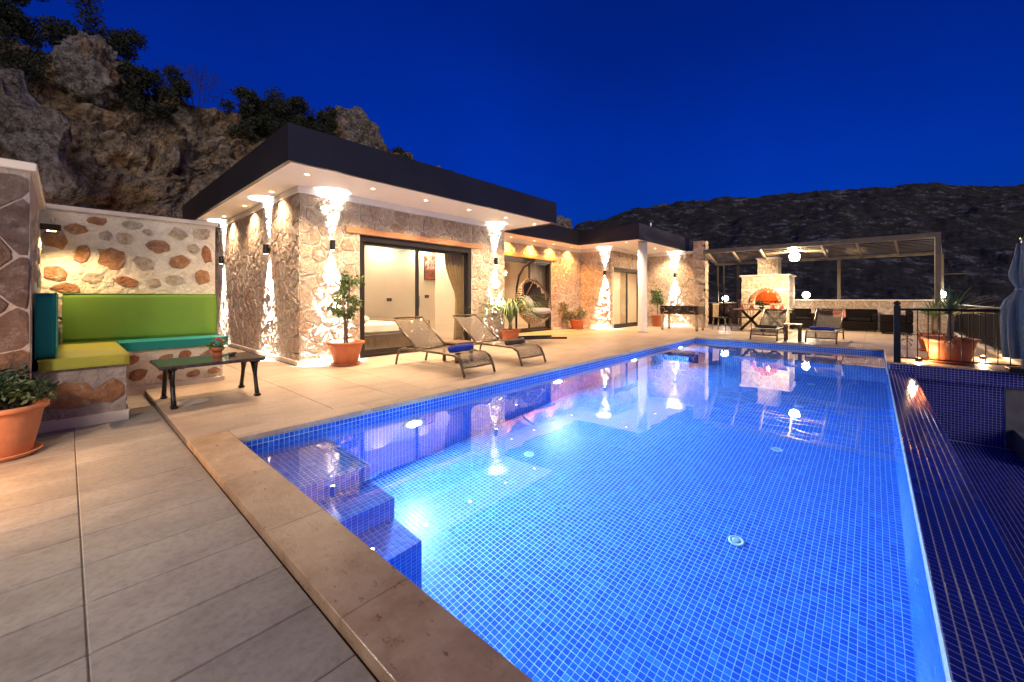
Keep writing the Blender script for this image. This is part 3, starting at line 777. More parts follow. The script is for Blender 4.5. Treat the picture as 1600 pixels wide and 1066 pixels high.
# ------------------------------------------------------------------ built-in bench with its walls
def blobs(parent, O, D, N, W, H0, H1, n, rmin, rmax, mat, seed, pts=None, proud=.012):
    rg = random.Random(seed); done = []
    lst = pts or []
    tries = 0
    while not pts and len(done) < n and tries < 4000:
        tries += 1
        r = rg.uniform(rmin, rmax); x = rg.uniform(r*.7, W-r*.7); z = rg.uniform(H0+r*.6, H1-r*.6)
        if all(math.hypot((x-a)*.85, (z-b)*1.1) > (r+c)*.98 for a, b, c in done): done.append((x, z, r))
    for bl in (lst or done):
        x, z, r = bl[:3]; k = rg.randint(8, 11); ph = rg.uniform(0, 6.28); el = rg.uniform(.65, .9); tl = rg.uniform(-.5, .5)
        if len(bl) > 3: el = bl[3]/r; tl = rg.uniform(-.25, .25)
        poly = []
        for i in range(k):
            t = ph+2*math.pi*i/k+rg.uniform(-.25, .25); rr = r*rg.uniform(.74, 1.2)
            a, b = rr*math.cos(t), rr*el*math.sin(t)
            poly.append((min(W-.01, max(.01, x+a*math.cos(tl)-b*math.sin(tl))), min(H1-.01, max(H0+.01, z+a*math.sin(tl)+b*math.cos(tl)))))
        poly.sort(key=lambda p: math.atan2(p[1]-z, p[0]-x))
        st = stone_mesh(poly, rg, proud*rg.uniform(.7, 1.3), .004)
        if st: put_stone(parent, O, D, N, st, mat)
bw = thing('garden_wall', 'white mortared wall with scattered rust stones behind the green bench', 'wall', (.65, 7.45, 0))
o = obj('wall', MB().box(-.2, 1.5, 7.35, 7.6, 0, 2.22), BMORT, bw, world=True)
# stones of the wall face, from left to right
WST = [(0.1, 1.88, 0.11, 0.17, 0), (0.12, 1.46, 0.12, 0.11, 0), (0.2, 1.27, 0.13, 0.07, 0), (0.3, 2.01, 0.12, 0.08, 0), (0.34, 1.72, 0.08, 0.13, 0), (0.59, 1.67, 0.14, 0.17, 0), (0.47, 2.14, 0.1, 0.06, 0), (0.74, 1.37, 0.14, 0.09, 0), (0.8, 2.13, 0.11, 0.07, 1), (0.72, 1.94, 0.09, 0.09, 1), (1.06, 1.87, 0.15, 0.1, 0), (0.91, 1.62, 0.12, 0.12, 1), (1.27, 1.66, 0.14, 0.11, 0), (1.23, 1.4, 0.13, 0.09, 1), (1.54, 1.45, 0.11, 0.12, 0), (1.6, 1.81, 0.07, 0.16, 0), (1.54, 2.10, 0.11, 0.09, 1), (1.27, 2.07, 0.12, 0.10, 1), (1.44, 1.87, 0.08, 0.08, 1), (0.43, 1.41, 0.10, 0.08, 1), (0.55, 1.96, 0.07, 0.07, 1), (0.95, 2.04, 0.07, 0.05, 1), (1.02, 1.36, .08, .08, 1), (.16, 1.0, .12, .1, 1), (.5, 1.05, .13, .1, 0)]
blobs(o, (-.2, 7.35, 0), X, nY, 1.7, .6, 2.2, 0, 0, 0, RUST, 5, [q for q in WST if not q[4]], .014)
blobs(o, (-.2, 7.35, 0), X, nY, 1.7, .6, 2.2, 0, 0, 0, PALE, 6, [q for q in WST if q[4]], .009)
obj('cap', MB().box(-.2, 1.53, 7.31, 7.64, 2.221, 2.28, .008), CAP, bw, world=True)
lw = thing('side_wall', 'tall dusky stone wall at the left edge, cornering on the green bench', 'wall', (-.4, 6.2, 0))
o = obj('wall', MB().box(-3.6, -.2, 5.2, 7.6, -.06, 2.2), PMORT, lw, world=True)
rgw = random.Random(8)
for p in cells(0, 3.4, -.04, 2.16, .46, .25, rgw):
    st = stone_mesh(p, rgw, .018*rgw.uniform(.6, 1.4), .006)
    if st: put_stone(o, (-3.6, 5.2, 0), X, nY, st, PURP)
blobs(o, (-.2, 5.2, 0), Y, X, 2.1, 1.2, 2.15, 12, .10, .16, PALE, 9, None, .010)
obj('cap', MB().box(-3.6, -.16, 5.16, 7.64, 2.2005, 2.27, .008), CAP, lw, world=True)
bench = thing('masonry_bench', 'L-shaped masonry bench with rust stones carrying the green cushions', 'bench', (.6, 6.6, 0))
a = obj('base', MB().box(-.195, .40, 5.5, 6.78, -.06, .50), PMORT, bench, world=True)
blobs(a, (-.195, 5.5, 0), X, nY, .595, .04, .48, 0, 0, 0, RUST, 21, [(.20, .24, .19), (.48, .25, .16), (.34, .06, .06)], .014)
blobs(a, (.40, 5.5, 0), Y, X, 1.25, .05, .48, 5, .10, .18, RUST, 22, None, .012)
b_ = obj('base', MB().box(-.195, 1.47, 6.79, 7.345, -.06, .50), BMORT, bench, world=True)
blobs(b_, (.40, 6.79, 0), X, nY, 1.07, .08, .47, 13, .07, .14, RUST, 23, None, .012)
obj('skirting', MB().box(-.19, .42, 5.475, 5.499, -.05, .05, .004), CAP, bench, world=True)
obj('skirting', MB().box(.402, .425, 5.50, 6.76, -.05, .05, .004), CAP, bench, world=True)
obj('skirting', MB().box(.43, 1.49, 6.762, 6.788, -.05, .06, .004), CAP, bench, world=True)
def cushion(name, x0, x1, y0, y1, z0, z1, mat, lab, edge=None):
    m_ = MB(); nx, ny, nz = 10, 6, 4
    import bmesh
    bm = bmesh.new(); bmesh.ops.create_cube(bm, size=1)
    bmesh.ops.subdivide_edges(bm, edges=bm.edges, cuts=9, use_grid_fill=True)
    sx, sy, sz = x1-x0, y1-y0, z1-z0; c = ((x0+x1)/2, (y0+y1)/2, (z0+z1)/2); th = min(sx, sy, sz)
    for v in bm.verts:
        p = v.co.copy(); q = Vector((p.x*sx, p.y*sy, p.z*sz))
        hx, hy, hz = sx/2, sy/2, sz/2; r = th*.16
        cc = Vector((max(-hx+r, min(hx-r, q.x)), max(-hy+r, min(hy-r, q.y)), max(-hz+r, min(hz-r, q.z))))
        d = q-cc
        if d.length > 1e-6: q = cc+d.normalized()*min(d.length, r)
        q += Vector((1, 1, 1))*noise.noise(q*3+Vector(c)*7)*th*.045
        v.co = q
    me = bpy.data.meshes.new(name); bm.to_mesh(me); bm.free()
    me.polygons.foreach_set('use_smooth', [True]*len(me.polygons)); me.materials.append(mat)
    o = bpy.data.objects.new(name, me); COL.objects.link(o); o.location = c
    hx, hy, hz = sx/2-.004, sy/2-.004, sz/2-.004
    ax_ = (sx, sy, sz).index(th)
    for s_ in (-1, 1):
        if ax_ == 2: lp = [(a, b, s_*hz) for a, b in ((-hx, -hy), (hx, -hy), (hx, hy), (-hx, hy), (-hx, -hy))]
        elif ax_ == 1: lp = [(a, s_*hy, b) for a, b in ((-hx, -hz), (hx, -hz), (hx, hz), (-hx, hz), (-hx, -hz))]
        else: lp = [(s_*hx, a, b) for a, b in ((-hy, -hz), (hy, -hz), (hy, hz), (-hy, hz), (-hy, -hz))]
        obj('piping', MB().tube(lp, .005, 6), mat, o)
    return tag(o, lab, 'cushion', 'bench cushions')
cushion('seat_cushion', .43, 1.53, 6.72, 7.22, .502, .61, TEALC, 'long teal seat cushion along the back of the built-in bench')
cushion('seat_cushion', -.17, .425, 5.44, 7.18, .502, .60, LIMEC, 'lime yellow seat cushion on the short arm of the bench')
o = cushion('back_cushion', -.03, 1.50, 7.23, 7.34, .60, 1.21, GREENC, 'large green back cushion leaning on the stone wall')
cushion('back_cushion', -.185, -.06, 5.55, 7.22, .602, 1.20, TEALC, 'narrow teal back cushion against the side wall')
wlm = thing('small_wall_lamp', 'small bronze downward wall lamp above the bench corner', 'wall lamp', (-.195, 6.98, 1.92))
obj('hood', MB().box(.0, .16, -.06, .06, .0, .07, .006), M('bronze', (.10, .07, .03), .4, metal=.7), wlm)
obj('bulb', MB().box(.05, .12, -.025, .025, -.004, -.001), emis('lime_bulb', (1, .86, .35), 22), wlm)
lamp('glow', 'SPOT', (.09, 0, -.03), 85, (1, .68, .36), wlm, (.25, -.05, -1), spot_size=R(140), spot_blend=.7, shadow_soft_size=.04)

# garden bollard just beyond the left edge; its warm pool of light falls on the paving
bol = thing('bollard_light', 'low bollard lamp on the paving left of the potted shrub, lighting paving warm orange', 'bollard lamp', (-.95, 4.0, -.05))
obj('post', MB().lathe([(.06, 0), (.06, .5), (.045, .51)], 20), IRON, bol); obj('lens', MB().lathe([(.045, .511), (.045, .60), (.044, .601)], 20), emis('bollard_lens', (1, .55, .2), 12), bol)
obj('hood', MB().lathe([(.085, .602), (.085, .62), (.02, .65)], 20), IRON, bol)
lamp('glow', 'SPOT', (.10, 0, .585), 90, (1, .50, .18), bol, (.75, -.12, -.72), spot_size=R(110), spot_blend=.9, shadow_soft_size=.05)
lamp('glow', 'SPOT', (.0, .09, .57), 60, (1, .48, .18), bol, (.55, .9, -.2), spot_size=R(120), spot_blend=.9, shadow_soft_size=.05)

lan = thing('lantern_post', 'slim lantern post at the left end of the lower paving', 'lantern', (-1.35, 3.1, -.05))
obj('post', MB().lathe([(.05, 0), (.03, .06), (.025, 1.6)], 14), IRON, lan); obj('glass', MB().lathe([(.06, 1.601), (.08, 1.78)], 14), emis('lantern_glass', (1, .8, .55), 8), lan)
obj('hood', MB().lathe([(.11, 1.781), (.02, 1.86)], 14), IRON, lan)
lamp('glow', 'POINT', (.14, 0, 1.70), 150, (1, .90, .78), lan, shadow_soft_size=.08)

# ------------------------------------------------------------------ bench table with iron legs
tbl = thing('low_table', 'low dark stone table on arched black iron legs before the green bench', 'table', (1.13, 5.72, 0), R(0))
obj('top', MB().box(-.50, .46, -.36, .36, .415, .45, .008), M('stone_top', (.055, .045, .032), .18, var=.5, scale=14), tbl)
for s in (-1, 1):
    x0 = s*.38
    for q in (-1, 1):
        pts = [(x0, q*.05, .405), (x0, q*.16, .36), (x0, q*.24, .24), (x0, q*.29, .10), (x0, q*.32, .02)]
        lg = obj('leg', MB().tube(pts, [.022, .024, .022, .022, .026], 8), IRON, tbl, True)
        obj('foot', MB().box(x0-.03, x0+.03, q*.32-.035, q*.32+.035, .001, .03, .006), IRON, lg)
        obj('strut', MB().tube([(x0, q*.30, .405), (x0, q*.27, .3), (x0, q*.25, .2)], .016, 8), IRON, lg, True)
    obj('crossbar', MB().box(x0-.025, x0+.025, -.33, .33, .395, .414), IRON, tbl)
obj('rail', MB().box(-.38, .38, -.012, .012, .37, .394), IRON, tbl)

t = thing('drain_cover', 'round pale drain cover set in the terrace under the low table', 'drain cover', (.93, 5.62, .001))
obj('disc', MB().lathe([(.16, .0), (.16, .004), (.001, .0045)], 36, cap=False), CAP, t); obj('ring', MB().lathe([(.165, .0), (.165, .006), (.178, .006), (.178, .0)], 36, cap=False), STEEL, t)

# ------------------------------------------------------------------ pots and plants
def pot_mesh(r0, r1, h, rim=.03):
    return MB().lathe([(r0*.96, 0), (r0, .01), (r0+(r1-r0)*.75, h*.78), (r1*.97, h-rim*1.4), (r1*1.06, h-rim*1.3), (r1*1.07, h-.006), (r1*1.03, h), (r1*.93, h-.004), (r1*.90, h*.86)], 40, cap=False).add([(r0*.96*math.cos(t*math.pi/12), r0*.96*math.sin(t*math.pi/12), 0) for t in range(24)], [tuple(range(23, -1, -1))])
def make_pot(t, r0, r1, h, mat=None, saucer=True):
    p = obj('pot', pot_mesh(r0, r1, h), mat or TERRA, t, True); p.location = (0, 0, .022 if saucer else .001)
    obj('soil', MB().lathe([(r1*.9, h*.86), (r1*.4, h*.89), (.001, h*.90)], 24, cap=False), SOIL, t, True).location = (0, 0, .022 if saucer else .001)
    if saucer: obj('saucer', MB().lathe([(r0*1.1, .001), (r0*1.28, .028), (r0*1.3, .04), (r0*1.24, .04), (r0*1.1, .018), (.001, .018)], 36, cap=False), mat or TERRA, t, True)
def leaves(n, cf, size, rg, aspect=.42, up=.3):
    m_ = MB()
    for _ in range(n):
        p = cf(rg)
        if p is None: continue
        p = Vector(p); d = Vector((rg.gauss(0, 1), rg.gauss(0, 1), rg.gauss(up, 1))).normalized()
        s = d.cross(Vector((rg.gauss(0, 1), rg.gauss(0, 1), rg.gauss(0, 1)))).normalized(); nn = d.cross(s)
        L = size*rg.uniform(.6, 1.3); wd = L*aspect
        m_.add([p, p+d*L*.45+s*wd*.5+nn*L*.06, p+d*L, p+d*L*.45-s*wd*.5+nn*L*.06, p+d*L*.5], [(0, 1, 4), (1, 2, 4), (2, 3, 4), (3, 0, 4)])
    return m_
def clumps(cs, rg):
    # cs: list of (x,y,z,r)
    def f(r):
        c = cs[r.randrange(len(cs))]; d = Vector((r.gauss(0, 1), r.gauss(0, 1), r.gauss(0, 1))).normalized()*c[3]*r.random()**.45
        return (c[0]+d.x, c[1]+d.y, c[2]+d.z*.9)
    return f
# shrub in the big pot at the left edge
rg = random.Random(31)
t = thing('potted_shrub', 'dark leafy shrub in a big terracotta pot at the left edge', 'potted plant', (-.34, 4.9, -.05))
make_pot(t, .17, .24, .37, TERRA2)
cs = [(rg.uniform(-.2, .2), rg.uniform(-.2, .2), .43+rg.uniform(0, .14), rg.uniform(.06, .11)) for _ in range(24)]
obj('foliage', leaves(2600, clumps(cs, rg), .05, rg, .5), LEAFD, t, fix=False)
for k in range(7):
    a = rg.uniform(0, 6.28); obj('stem', MB().tube([(0, 0, .37), (.06*math.cos(a), .06*math.sin(a), .45), (.17*math.cos(a), .17*math.sin(a), .56)], [.008, .006, .003], 5), BARK, t)
# fig by the bedroom door
t = thing('potted_fig', 'slender fig tree in a terracotta pot left of the bedroom door', 'potted plant', (3.24, 6.78, 0))
make_pot(t, .19, .29, .38)
tips = []
for k in range(4):
    a = k*1.6+.4; top = (.10*math.cos(a), .10*math.sin(a), 1.42+rg.uniform(-.15, .15))
    obj('stem', MB().tube([(.03*math.cos(a), .03*math.sin(a), .33), (.02*math.cos(a+1), .02*math.sin(a+1), .7), top], [.014, .011, .005], 6), BARK, t, True)
    for j in range(9):
        f = rg.uniform(.35, 1.0); z = .33+(top[2]-.33)*f; b = rg.uniform(0, 6.28); L = rg.uniform(.12, .32)*(1.15-.5*f)
        p0 = Vector((top[0]*f, top[1]*f, z)); p1 = p0+Vector((L*math.cos(b), L*math.sin(b), L*.6))
        tips.append((p0, p1))
tw = MB()
for p0, p1 in tips: tw.tube([p0, (p0+p1)/2+Vector((0, 0, .02)), p1], [.004, .003, .0015], 4)
obj('twigs', tw, BARK, t)
def along(r):
    p0, p1 = tips[r.randrange(len(tips))]; p = p0.lerp(p1, r.uniform(.3, 1.1)); return p+Vector((r.gauss(0, .025), r.gauss(0, .025), r.gauss(0, .025)))
obj('foliage', leaves(1000, along, .075, rg, .42, -.1), LEAF, t, fix=False)
# strap-leaved plants: every blade an object
def blade(p0, az, L, up, droop, wd, n=7):
    m_ = MB(); vs = []; d = Vector((math.cos(az), math.sin(az), 0)); s = Vector((-math.sin(az), math.cos(az), 0))
    x = 0; z = 0; ang = up
    for i in range(n+1):
        f = i/n; ww = wd*(1-f**2.2)*(.6+.4*min(1, f*4))
        p = d*x+Vector((0, 0, z))
        vs += [p+s*ww/2+Vector((0, 0, ww*.12)), p-s*ww/2+Vector((0, 0, ww*.12)), p]
        x += L/n*math.cos(ang); z += L/n*math.sin(ang); ang -= droop/n
    fs = []
    for i in range(n):
        a, b = i*3, i*3+3
        fs += [(a, a+2, b+2, b), (a+2, a+1, b+1, b+2)]
    m_.add(vs, fs); return m_
def blades(t, n, base, Lr, upr, dr, wr, mat, rg, stem=None):
    par = obj('crown', MB().lathe([(.03, 0), (.035, .03), (.001, .06)], 10, *base), mat, t)
    for k in range(n):
        az = k*2.399+rg.uniform(-.3, .3)
        o = obj('leaf', blade(base, az, rg.uniform(*Lr), rg.uniform(*upr), rg.uniform(*dr), rg.uniform(*wr)), mat, par, True, fix=False)
        o.location = Vector(base)+Vector((math.cos(az), math.sin(az), 0))*.02+Vector((0, 0, rg.uniform(0, .05)))
t = thing('strap_leaf_plant', 'arching strap-leaved plant in a terracotta pot between lounger and hanging chair', 'potted plant', (7.55, 6.85, 0))
make_pot(t, .17, .25, .36, saucer=False)
obj('trunk', MB().tube([(0, 0, .30), (.02, .01, .42), (0, 0, .52)], [.06, .05, .04], 9), BARK, t, True)
blades(t, 180, (0, 0, .48), (1.1, 1.8), (1.15, 1.5), (2.3, 3.1), (.022, .036), LEAFP, rg)
t = thing('variegated_planter', 'mottled leafy plant in a low terracotta planter against the stone wing wall', 'potted plant', (12.75, 8.2, 0))
make_pot(t, .2, .29, .34)
cs = [(rg.uniform(-.32, .25), rg.uniform(-.2, .2), .45+rg.uniform(0, .22), .12) for _ in range(12)]+[(-.42+rg.uniform(-.1, .1), .25+rg.uniform(-.1, .1), z, .10) for z in (.35, .5, .65, .8, .9)]
obj('foliage', leaves(900, clumps(cs, rg), .12, rg, .4), LEAFR, t, fix=False)
t = thing('slim_corner_plant', 'slim bushy plant in a square terracotta pot between column and game table', 'potted plant', (16.2, 6.55, 0))
make_pot(t, .2, .27, .45, saucer=False)
obj('stem', MB().tube([(0, 0, .4), (.03, .02, .8), (0, .05, 1.2)], [.025, .02, .01], 7), BARK, t)
cs = [(rg.uniform(-.22, .22), rg.uniform(-.22, .22), 1.1+rg.uniform(-.3, .32), .15) for _ in range(12)]
obj('foliage', leaves(700, clumps(cs, rg), .13, rg, .3, 0), LEAF, t, fix=False)
# small flower pot and dish on the low table
t = thing('flower_pot', 'small pot of red flowers standing on the low dark table', 'potted plant', (1.22, 5.86, .4505))
make_pot(t, .042, .06, .09)
obj('foliage', leaves(160, clumps([(rg.uniform(-.06, .06), rg.uniform(-.06, .06), .13+rg.uniform(-.02, .04), .04) for _ in range(7)], rg), .035, rg, .6), LEAF, t, fix=False)
obj('flowers', leaves(60, clumps([(rg.uniform(-.06, .06), rg.uniform(-.06, .06), .19+rg.uniform(-.02, .02), .02) for _ in range(6)], rg), .022, rg, .8), PETAL, t, fix=False)
t = thing('ashtray', 'small dark dish on the low table beside the flower pot', 'dish', (1.36, 5.82, .4505))
obj('bowl', MB().lathe([(.03, 0), (.05, .035), (.045, .035), (.025, .012), (.001, .012)], 20, cap=False), IRON, t, True)
# yuccas behind the railing
for (loc, sc_, lab) in (((10.55, -1.02, 0), 1.0, 'spiky yucca in a wide terracotta pot right behind the railing'), ((12.6, -1.0, 0), .85, 'smaller spiky yucca in a terracotta pot farther back on the right terrace')):
    t = thing('potted_yucca', lab, 'potted plant', loc, rg.uniform(0, 6), 'yuccas in terracotta pots')
    make_pot(t, .25*sc_, .345*sc_, .42*sc_)
    obj('trunk', MB().tube([(0, 0, .34*sc_), (.02, .0, .6*sc_), (0, .02, .88*sc_)], [.05, .045, .04], 9), BARK, t, True)
    blades(t, 46, (0, .02, .84*sc_), (.42*sc_, .68*sc_), (.15, 1.5), (.2, .9), (.035, .055), LEAFP, rg)

# ------------------------------------------------------------------ sun loungers
def lounger(lab, loc, rz, group):
    t = thing('sun_lounger', lab, 'sun lounger', loc, rz, group)
    W = .31
    for s in (-1, 1):
        x = s*W
        side = [(x, -.02, .012), (x, .03, .14), (x, .09, .25), (x, .20, .305), (x, .5, .31), (x, 1.20, .31), (x, 1.55, .30), (x, 1.66, .26), (x, 1.72, .14), (x, 1.76, .012)]
        obj('side_rail', MB().tube(side, .019, 8), BROWNM, t, True)
        obj('back_rail', MB().tube([(x*.97, 1.18, .335), (x*.97, 1.45, .52), (x*.97, 1.86, .80)], .016, 8), BROWNM, t, True)
        obj('prop', MB().tube([(x*.9, 1.52, .31), (x*.9, 1.62, .62)], .010, 6), BROWNM, t)
    obj('crossbar', MB().tube([(-W, 1.2, .31), (W, 1.2, .31)], .013, 8), BROWNM, t); obj('crossbar', MB().tube([(-W, 1.69, .2), (W, 1.69, .2)], .012, 8), BROWNM, t)
    obj('top_bar', MB().tube([(-W*.97, 1.86, .80), (W*.97, 1.86, .80)], .016, 8), BROWNM, t); obj('crossbar', MB().tube([(-W, .03, .14), (W, .03, .14)], .012, 8), BROWNM, t)
    def sheet(path, w):
        vs = []; n = 8
        for (yy, zz) in path:
            for i in range(n+1):
                f = i/n*2-1; vs.append((f*w, yy, zz-.022*(1-f*f)))
        return MB().add(vs, [(k*(n+1)+i, k*(n+1)+i+1, (k+1)*(n+1)+i+1, (k+1)*(n+1)+i) for k in range(len(path)-1) for i in range(n)])
    o = obj('seat_sling', sheet([(.035, .14), (.06, .20), (.10, .262), (.15, .292), (.20, .308), (.35, .312), (.7, .314), (1.0, .314), (1.19, .314)], W-.005), SLING, t, True, fix=False)
    o = obj('back_sling', sheet([(1.20, .345), (1.45, .515), (1.65, .655), (1.85, .79)], W*.96), SLING, t, True, fix=False)
    return t
l1 = lounger('brown mesh sun lounger with a blue rolled towel, nearer the camera by the pool', (4.12, 4.36, 0), 0, 'sun loungers')
l2 = dup(l1, (5.40, 4.36, 0), R(-2), 'brown mesh sun lounger with a dark rolled towel, in front of the strap-leaved plant')
l3 = dup(l1, (12.72, 2.22, 0), R(-90), 'brown sun lounger at the far pool end, in front of the oven table')
l4 = dup(l1, (12.72, .98, 0), R(-92), 'sun lounger with blue towel at the far pool end, before the dark sofa')
def towel(lab, loc, rz, mat, L=.46, r=.062):
    t = thing('rolled_towel', lab, 'towel', loc, rz, 'rolled towels on the loungers')
    m_ = MB(); n = 18
    vs = []; k = 9
    for i in range(k+1):
        f = i/k*2-1
        for j in range(n):
            a = 2*math.pi*j/n; rr = r*(1-.10*abs(f)**6)*(1+.05*math.sin(3*a+i))
            vs.append((f*L/2, rr*1.25*math.cos(a), r*.92+rr*.92*math.sin(a)))
    fs = [(i*n+j, i*n+(j+1) % n, (i+1)*n+(j+1) % n, (i+1)*n+j) for i in range(k) for j in range(n)]+[tuple(range(n-1, -1, -1)), tuple(k*n+j for j in range(n))]
    obj('roll', m_.add(vs, fs), mat, t, True)
    sp = MB()
    for s in (-1, 1):
        pts = [(s*(L/2+.003), .012*a*1.2*math.cos(a)*.5, r*.92+.012*a*math.sin(a)*.42) for a in [q*.5 for q in range(1, 20)]]
        sp.tube(pts, .003, 4)
    obj('end_fold', sp, mat, t)
towel('blue rolled towel on the nearer lounger', (4.14, 4.80, .312), R(8), BLUET)
towel('dark brown rolled towel on the lounger by the strap-leaved plant', (5.42, 4.80, .312), R(4), BROWNT, .46, .055)
towel('brown rolled towel on the far lounger before the oven', (13.05, 2.22, .312), R(90), BROWNT, .5, .05)
towel('blue rolled towel on the far lounger before the dark sofa', (13.05, .98, .312), R(90), BLUET, .5, .055)
def side_table(lab, loc, s=.21, h=.40):
    t = thing('side_table', lab, 'side table', loc, 0, 'small wooden side tables')
    obj('top', MB().box(-s, s, -s, s, h-.03, h, .006), M('table_wood', (.17, .085, .045), .4, var=.3, scale=9, stretch=(8, 1, 1)), t)
    obj('apron', MB().box(-s+.03, s-.03, -s+.03, -s+.05, h-.09, h-.031).box(-s+.03, s-.03, s-.05, s-.03, h-.09, h-.031), WOODD, t)
    for a in (-1, 1):
        for b in (-1, 1): obj('leg', MB().box(a*(s-.045)-.025, a*(s-.045)+.025, b*(s-.045)-.025, b*(s-.045)+.025, .001, h-.031, .004), WOODD, t)
side_table('low wooden side table between the two near loungers', (4.80, 5.65, 0), .22, .36)
side_table('tall-legged wooden side table between the two far loungers', (13.05, 1.60, 0), .20, .46)

# ------------------------------------------------------------------ hanging egg chair
ec = thing('hanging_egg_chair', 'rattan egg chair hanging from a curved dark stand before the glass door', 'hanging chair', (8.75, 7.15, 0))
# stand: pole behind left, arc overhead, C-shaped base
pole = [(-.15, .42, .05), (-.15, .42, .9), (-.14, .41, 1.45), (-.10, .36, 1.78), (-.02, .26, 2.02), (.08, .12, 2.16), (.18, 0, 2.22)]
obj('stand', MB().tube(pole, .032, 10), IRON, ec, True)
bpts = [(.72, -.72, .03), (.45, -.45, .03), (.10, -.18, .03), (-.22, .02, .03), (-.40, .22, .03), (-.36, .42, .03), (-.15, .48, .03), (.15, .38, .03), (.5, .18, .03), (.85, -.08, .03)]
cr = []
for i in range(len(bpts)-1):
    p = [Vector(bpts[max(0, min(len(bpts)-1, i+d))]) for d in (-1, 0, 1, 2)]
    for q in range(5):
        s = q/5; cr.append(.5*((2*p[1])+(p[2]-p[0])*s+(2*p[0]-5*p[1]+4*p[2]-p[3])*s*s+(3*p[1]-p[0]-3*p[2]+p[3])*s**3))
cr.append(Vector(bpts[-1]))
obj('base_hoop', MB().tube(cr, .03, 8), IRON, ec, True)
obj('chain', MB().tube([(.18, 0, 2.22), (.18, 0, 1.72)], .008, 6), STEEL, ec)
# shell: an ellipsoid opened toward +x,-y (the pool side)
EC = Vector((.18, 0, 1.08)); ea, eb = .53, .65
opn = Vector((-.05, -.82, .50)).normalized()
sh = MB(); s2 = MB()
def shell_pt(th, ph, k=1):
    return EC+Vector((ea*k*math.sin(th)*math.cos(ph), ea*k*math.sin(th)*math.sin(ph), eb*k*math.cos(th)))
def open_at(p):
    d = (p-EC); d = Vector((d.x/ea, d.y/ea, d.z/eb)); return d.dot(opn) > .18
for i in range(1, 31):
    th = math.pi*i/31
    run = []
    for j in range(49):
        p = shell_pt(th, 2*math.pi*j/48, 1+.035*math.sin(j*math.pi/2+i*math.pi))
        if open_at(p):
            if len(run) > 2: sh.tube(run, .020, 6)
            run = []
        else: run.append(p)
    if len(run) > 2: sh.tube(run, .020, 6)
for j in range(20):
    run = []
    for i in range(2, 33):
        p = shell_pt(math.pi*i/34, 2*math.pi*j/20, .985)
        if open_at(p):
            if len(run) > 2: s2.tube(run, .009, 5)
            run = []
        else: run.append(p)
    if len(run) > 2: s2.tube(run, .009, 5)
w_ = obj('wicker_shell', sh, RATTAN, ec, True); w_['kind'] = 'stuff'
w_ = obj('wicker_ribs', s2, M('rattan_dark', (.16, .09, .04), .6), ec, True); w_['kind'] = 'stuff'
rimp = []
ax = opn.cross(Vector((0, 0, 1))).normalized(); ay = opn.cross(ax)
for k in range(37):
    a = 2*math.pi*k/36; d = opn*.18+(ax*math.cos(a)+ay*math.sin(a))*math.sqrt(1-.18**2)
    rimp.append(EC+Vector((d.x*ea, d.y*ea, d.z*eb)))
obj('rim', MB().tube(rimp, .022, 7), WOODD, ec, True)
inn = MB(); vs = []; nn_ = 24
for i in range(nn_+1):
    for j in range(nn_): vs.append(shell_pt(math.pi*(.06+.88*i/nn_), 2*math.pi*j/nn_, .93))
fs = [q for q in [(i*nn_+j, i*nn_+(j+1) % nn_, (i+1)*nn_+(j+1) % nn_, (i+1)*nn_+j) for i in range(nn_) for j in range(nn_)] if not any(open_at(EC+(vs[k]-EC)/.93) for k in q) and sum(vs[k].z for k in q)/4 > .8]
obj('lining', inn.add(vs, fs), M('liner', (.05, .03, .02), .9), ec, True, fix=False)
for s in (-1, 1):
    d = opn*.18+ax*s*.984; obj('hanger', MB().tube([(.18, 0, 1.72), EC+Vector((d.x*ea, d.y*ea, d.z*eb))], .012, 6), WOODD, ec)
cu = tag(bpy.data.objects.new('chair_cushion', None), 'plump grey cushions lying in the rattan egg chair', 'cushion'); COL.objects.link(cu); cu.location = (8.93, 7.15, .68)
def puff(name, c, r, par, mat, tilt=0):
    m_ = MB().lathe([(.001, -r[2]), (r[0]*.6, -r[2]*.92), (r[0]*.95, -r[2]*.45), (r[0], 0), (r[0]*.93, r[2]*.5), (r[0]*.55, r[2]*.95), (.001, r[2])], 24, cap=False)
    o = obj(name, m_, mat, par, True); o.location = c; o.scale = (1, r[1]/r[0], 1); o.rotation_euler = (tilt, 0, .4); return o
puff('seat_pad', (.03, -.03, .09), (.40, .38, .11), cu, CUSH); puff('back_pad', (-.2, .12, .36), (.26, .22, .12), cu, CUSH, .9); puff('front_pad', (.30, -.16, .10), (.17, .17, .09), cu, CUSH, .2)

# ------------------------------------------------------------------ football game table
fb = thing('football_table', 'dark table football game on chrome legs by the stone wall', 'game table', (14.98, 5.15, 0))
obj('cabinet', MB().box(-.38, .38, -.67, .67, .58, .87, .01).box(-.36, .36, -.65, .65, .86, .872), M('game_black', (.02, .012, .010), .25), fb)
obj('rim', MB().box(-.39, .39, -.68, -.60, .871, .885).box(-.39, .39, .60, .68, .871, .885).box(-.39, -.31, -.60, .60, .871, .885).box(.31, .39, -.60, .60, .871, .885), M('game_rim', (.35, .28, .22), .5), fb)
for a in (-1, 1):
    for b in (-1, 1):
        lg = obj('leg', MB().box(a*.33-.04, a*.33+.04, b*.6-.04, b*.6+.04, .04, .579, .006), STEEL, fb)
        obj('foot', MB().lathe([(.04, .001), (.045, .02), (.03, .039)], 14, a*.33, b*.6), IRON, lg)
for k in range(8):
    yy = -.52+k*1.04/7; rd = obj('rod', MB().tube([(-.62 if k % 2 else -.42, yy, .80), (.42 if k % 2 else .62, yy, .80)], .008, 8), STEEL, fb)
    xx = -.66 if k % 2 else .66
    obj('grip', MB().tube([(xx-.06, yy, .80), (xx+.06, yy, .80)], .018, 8), IRON, rd)
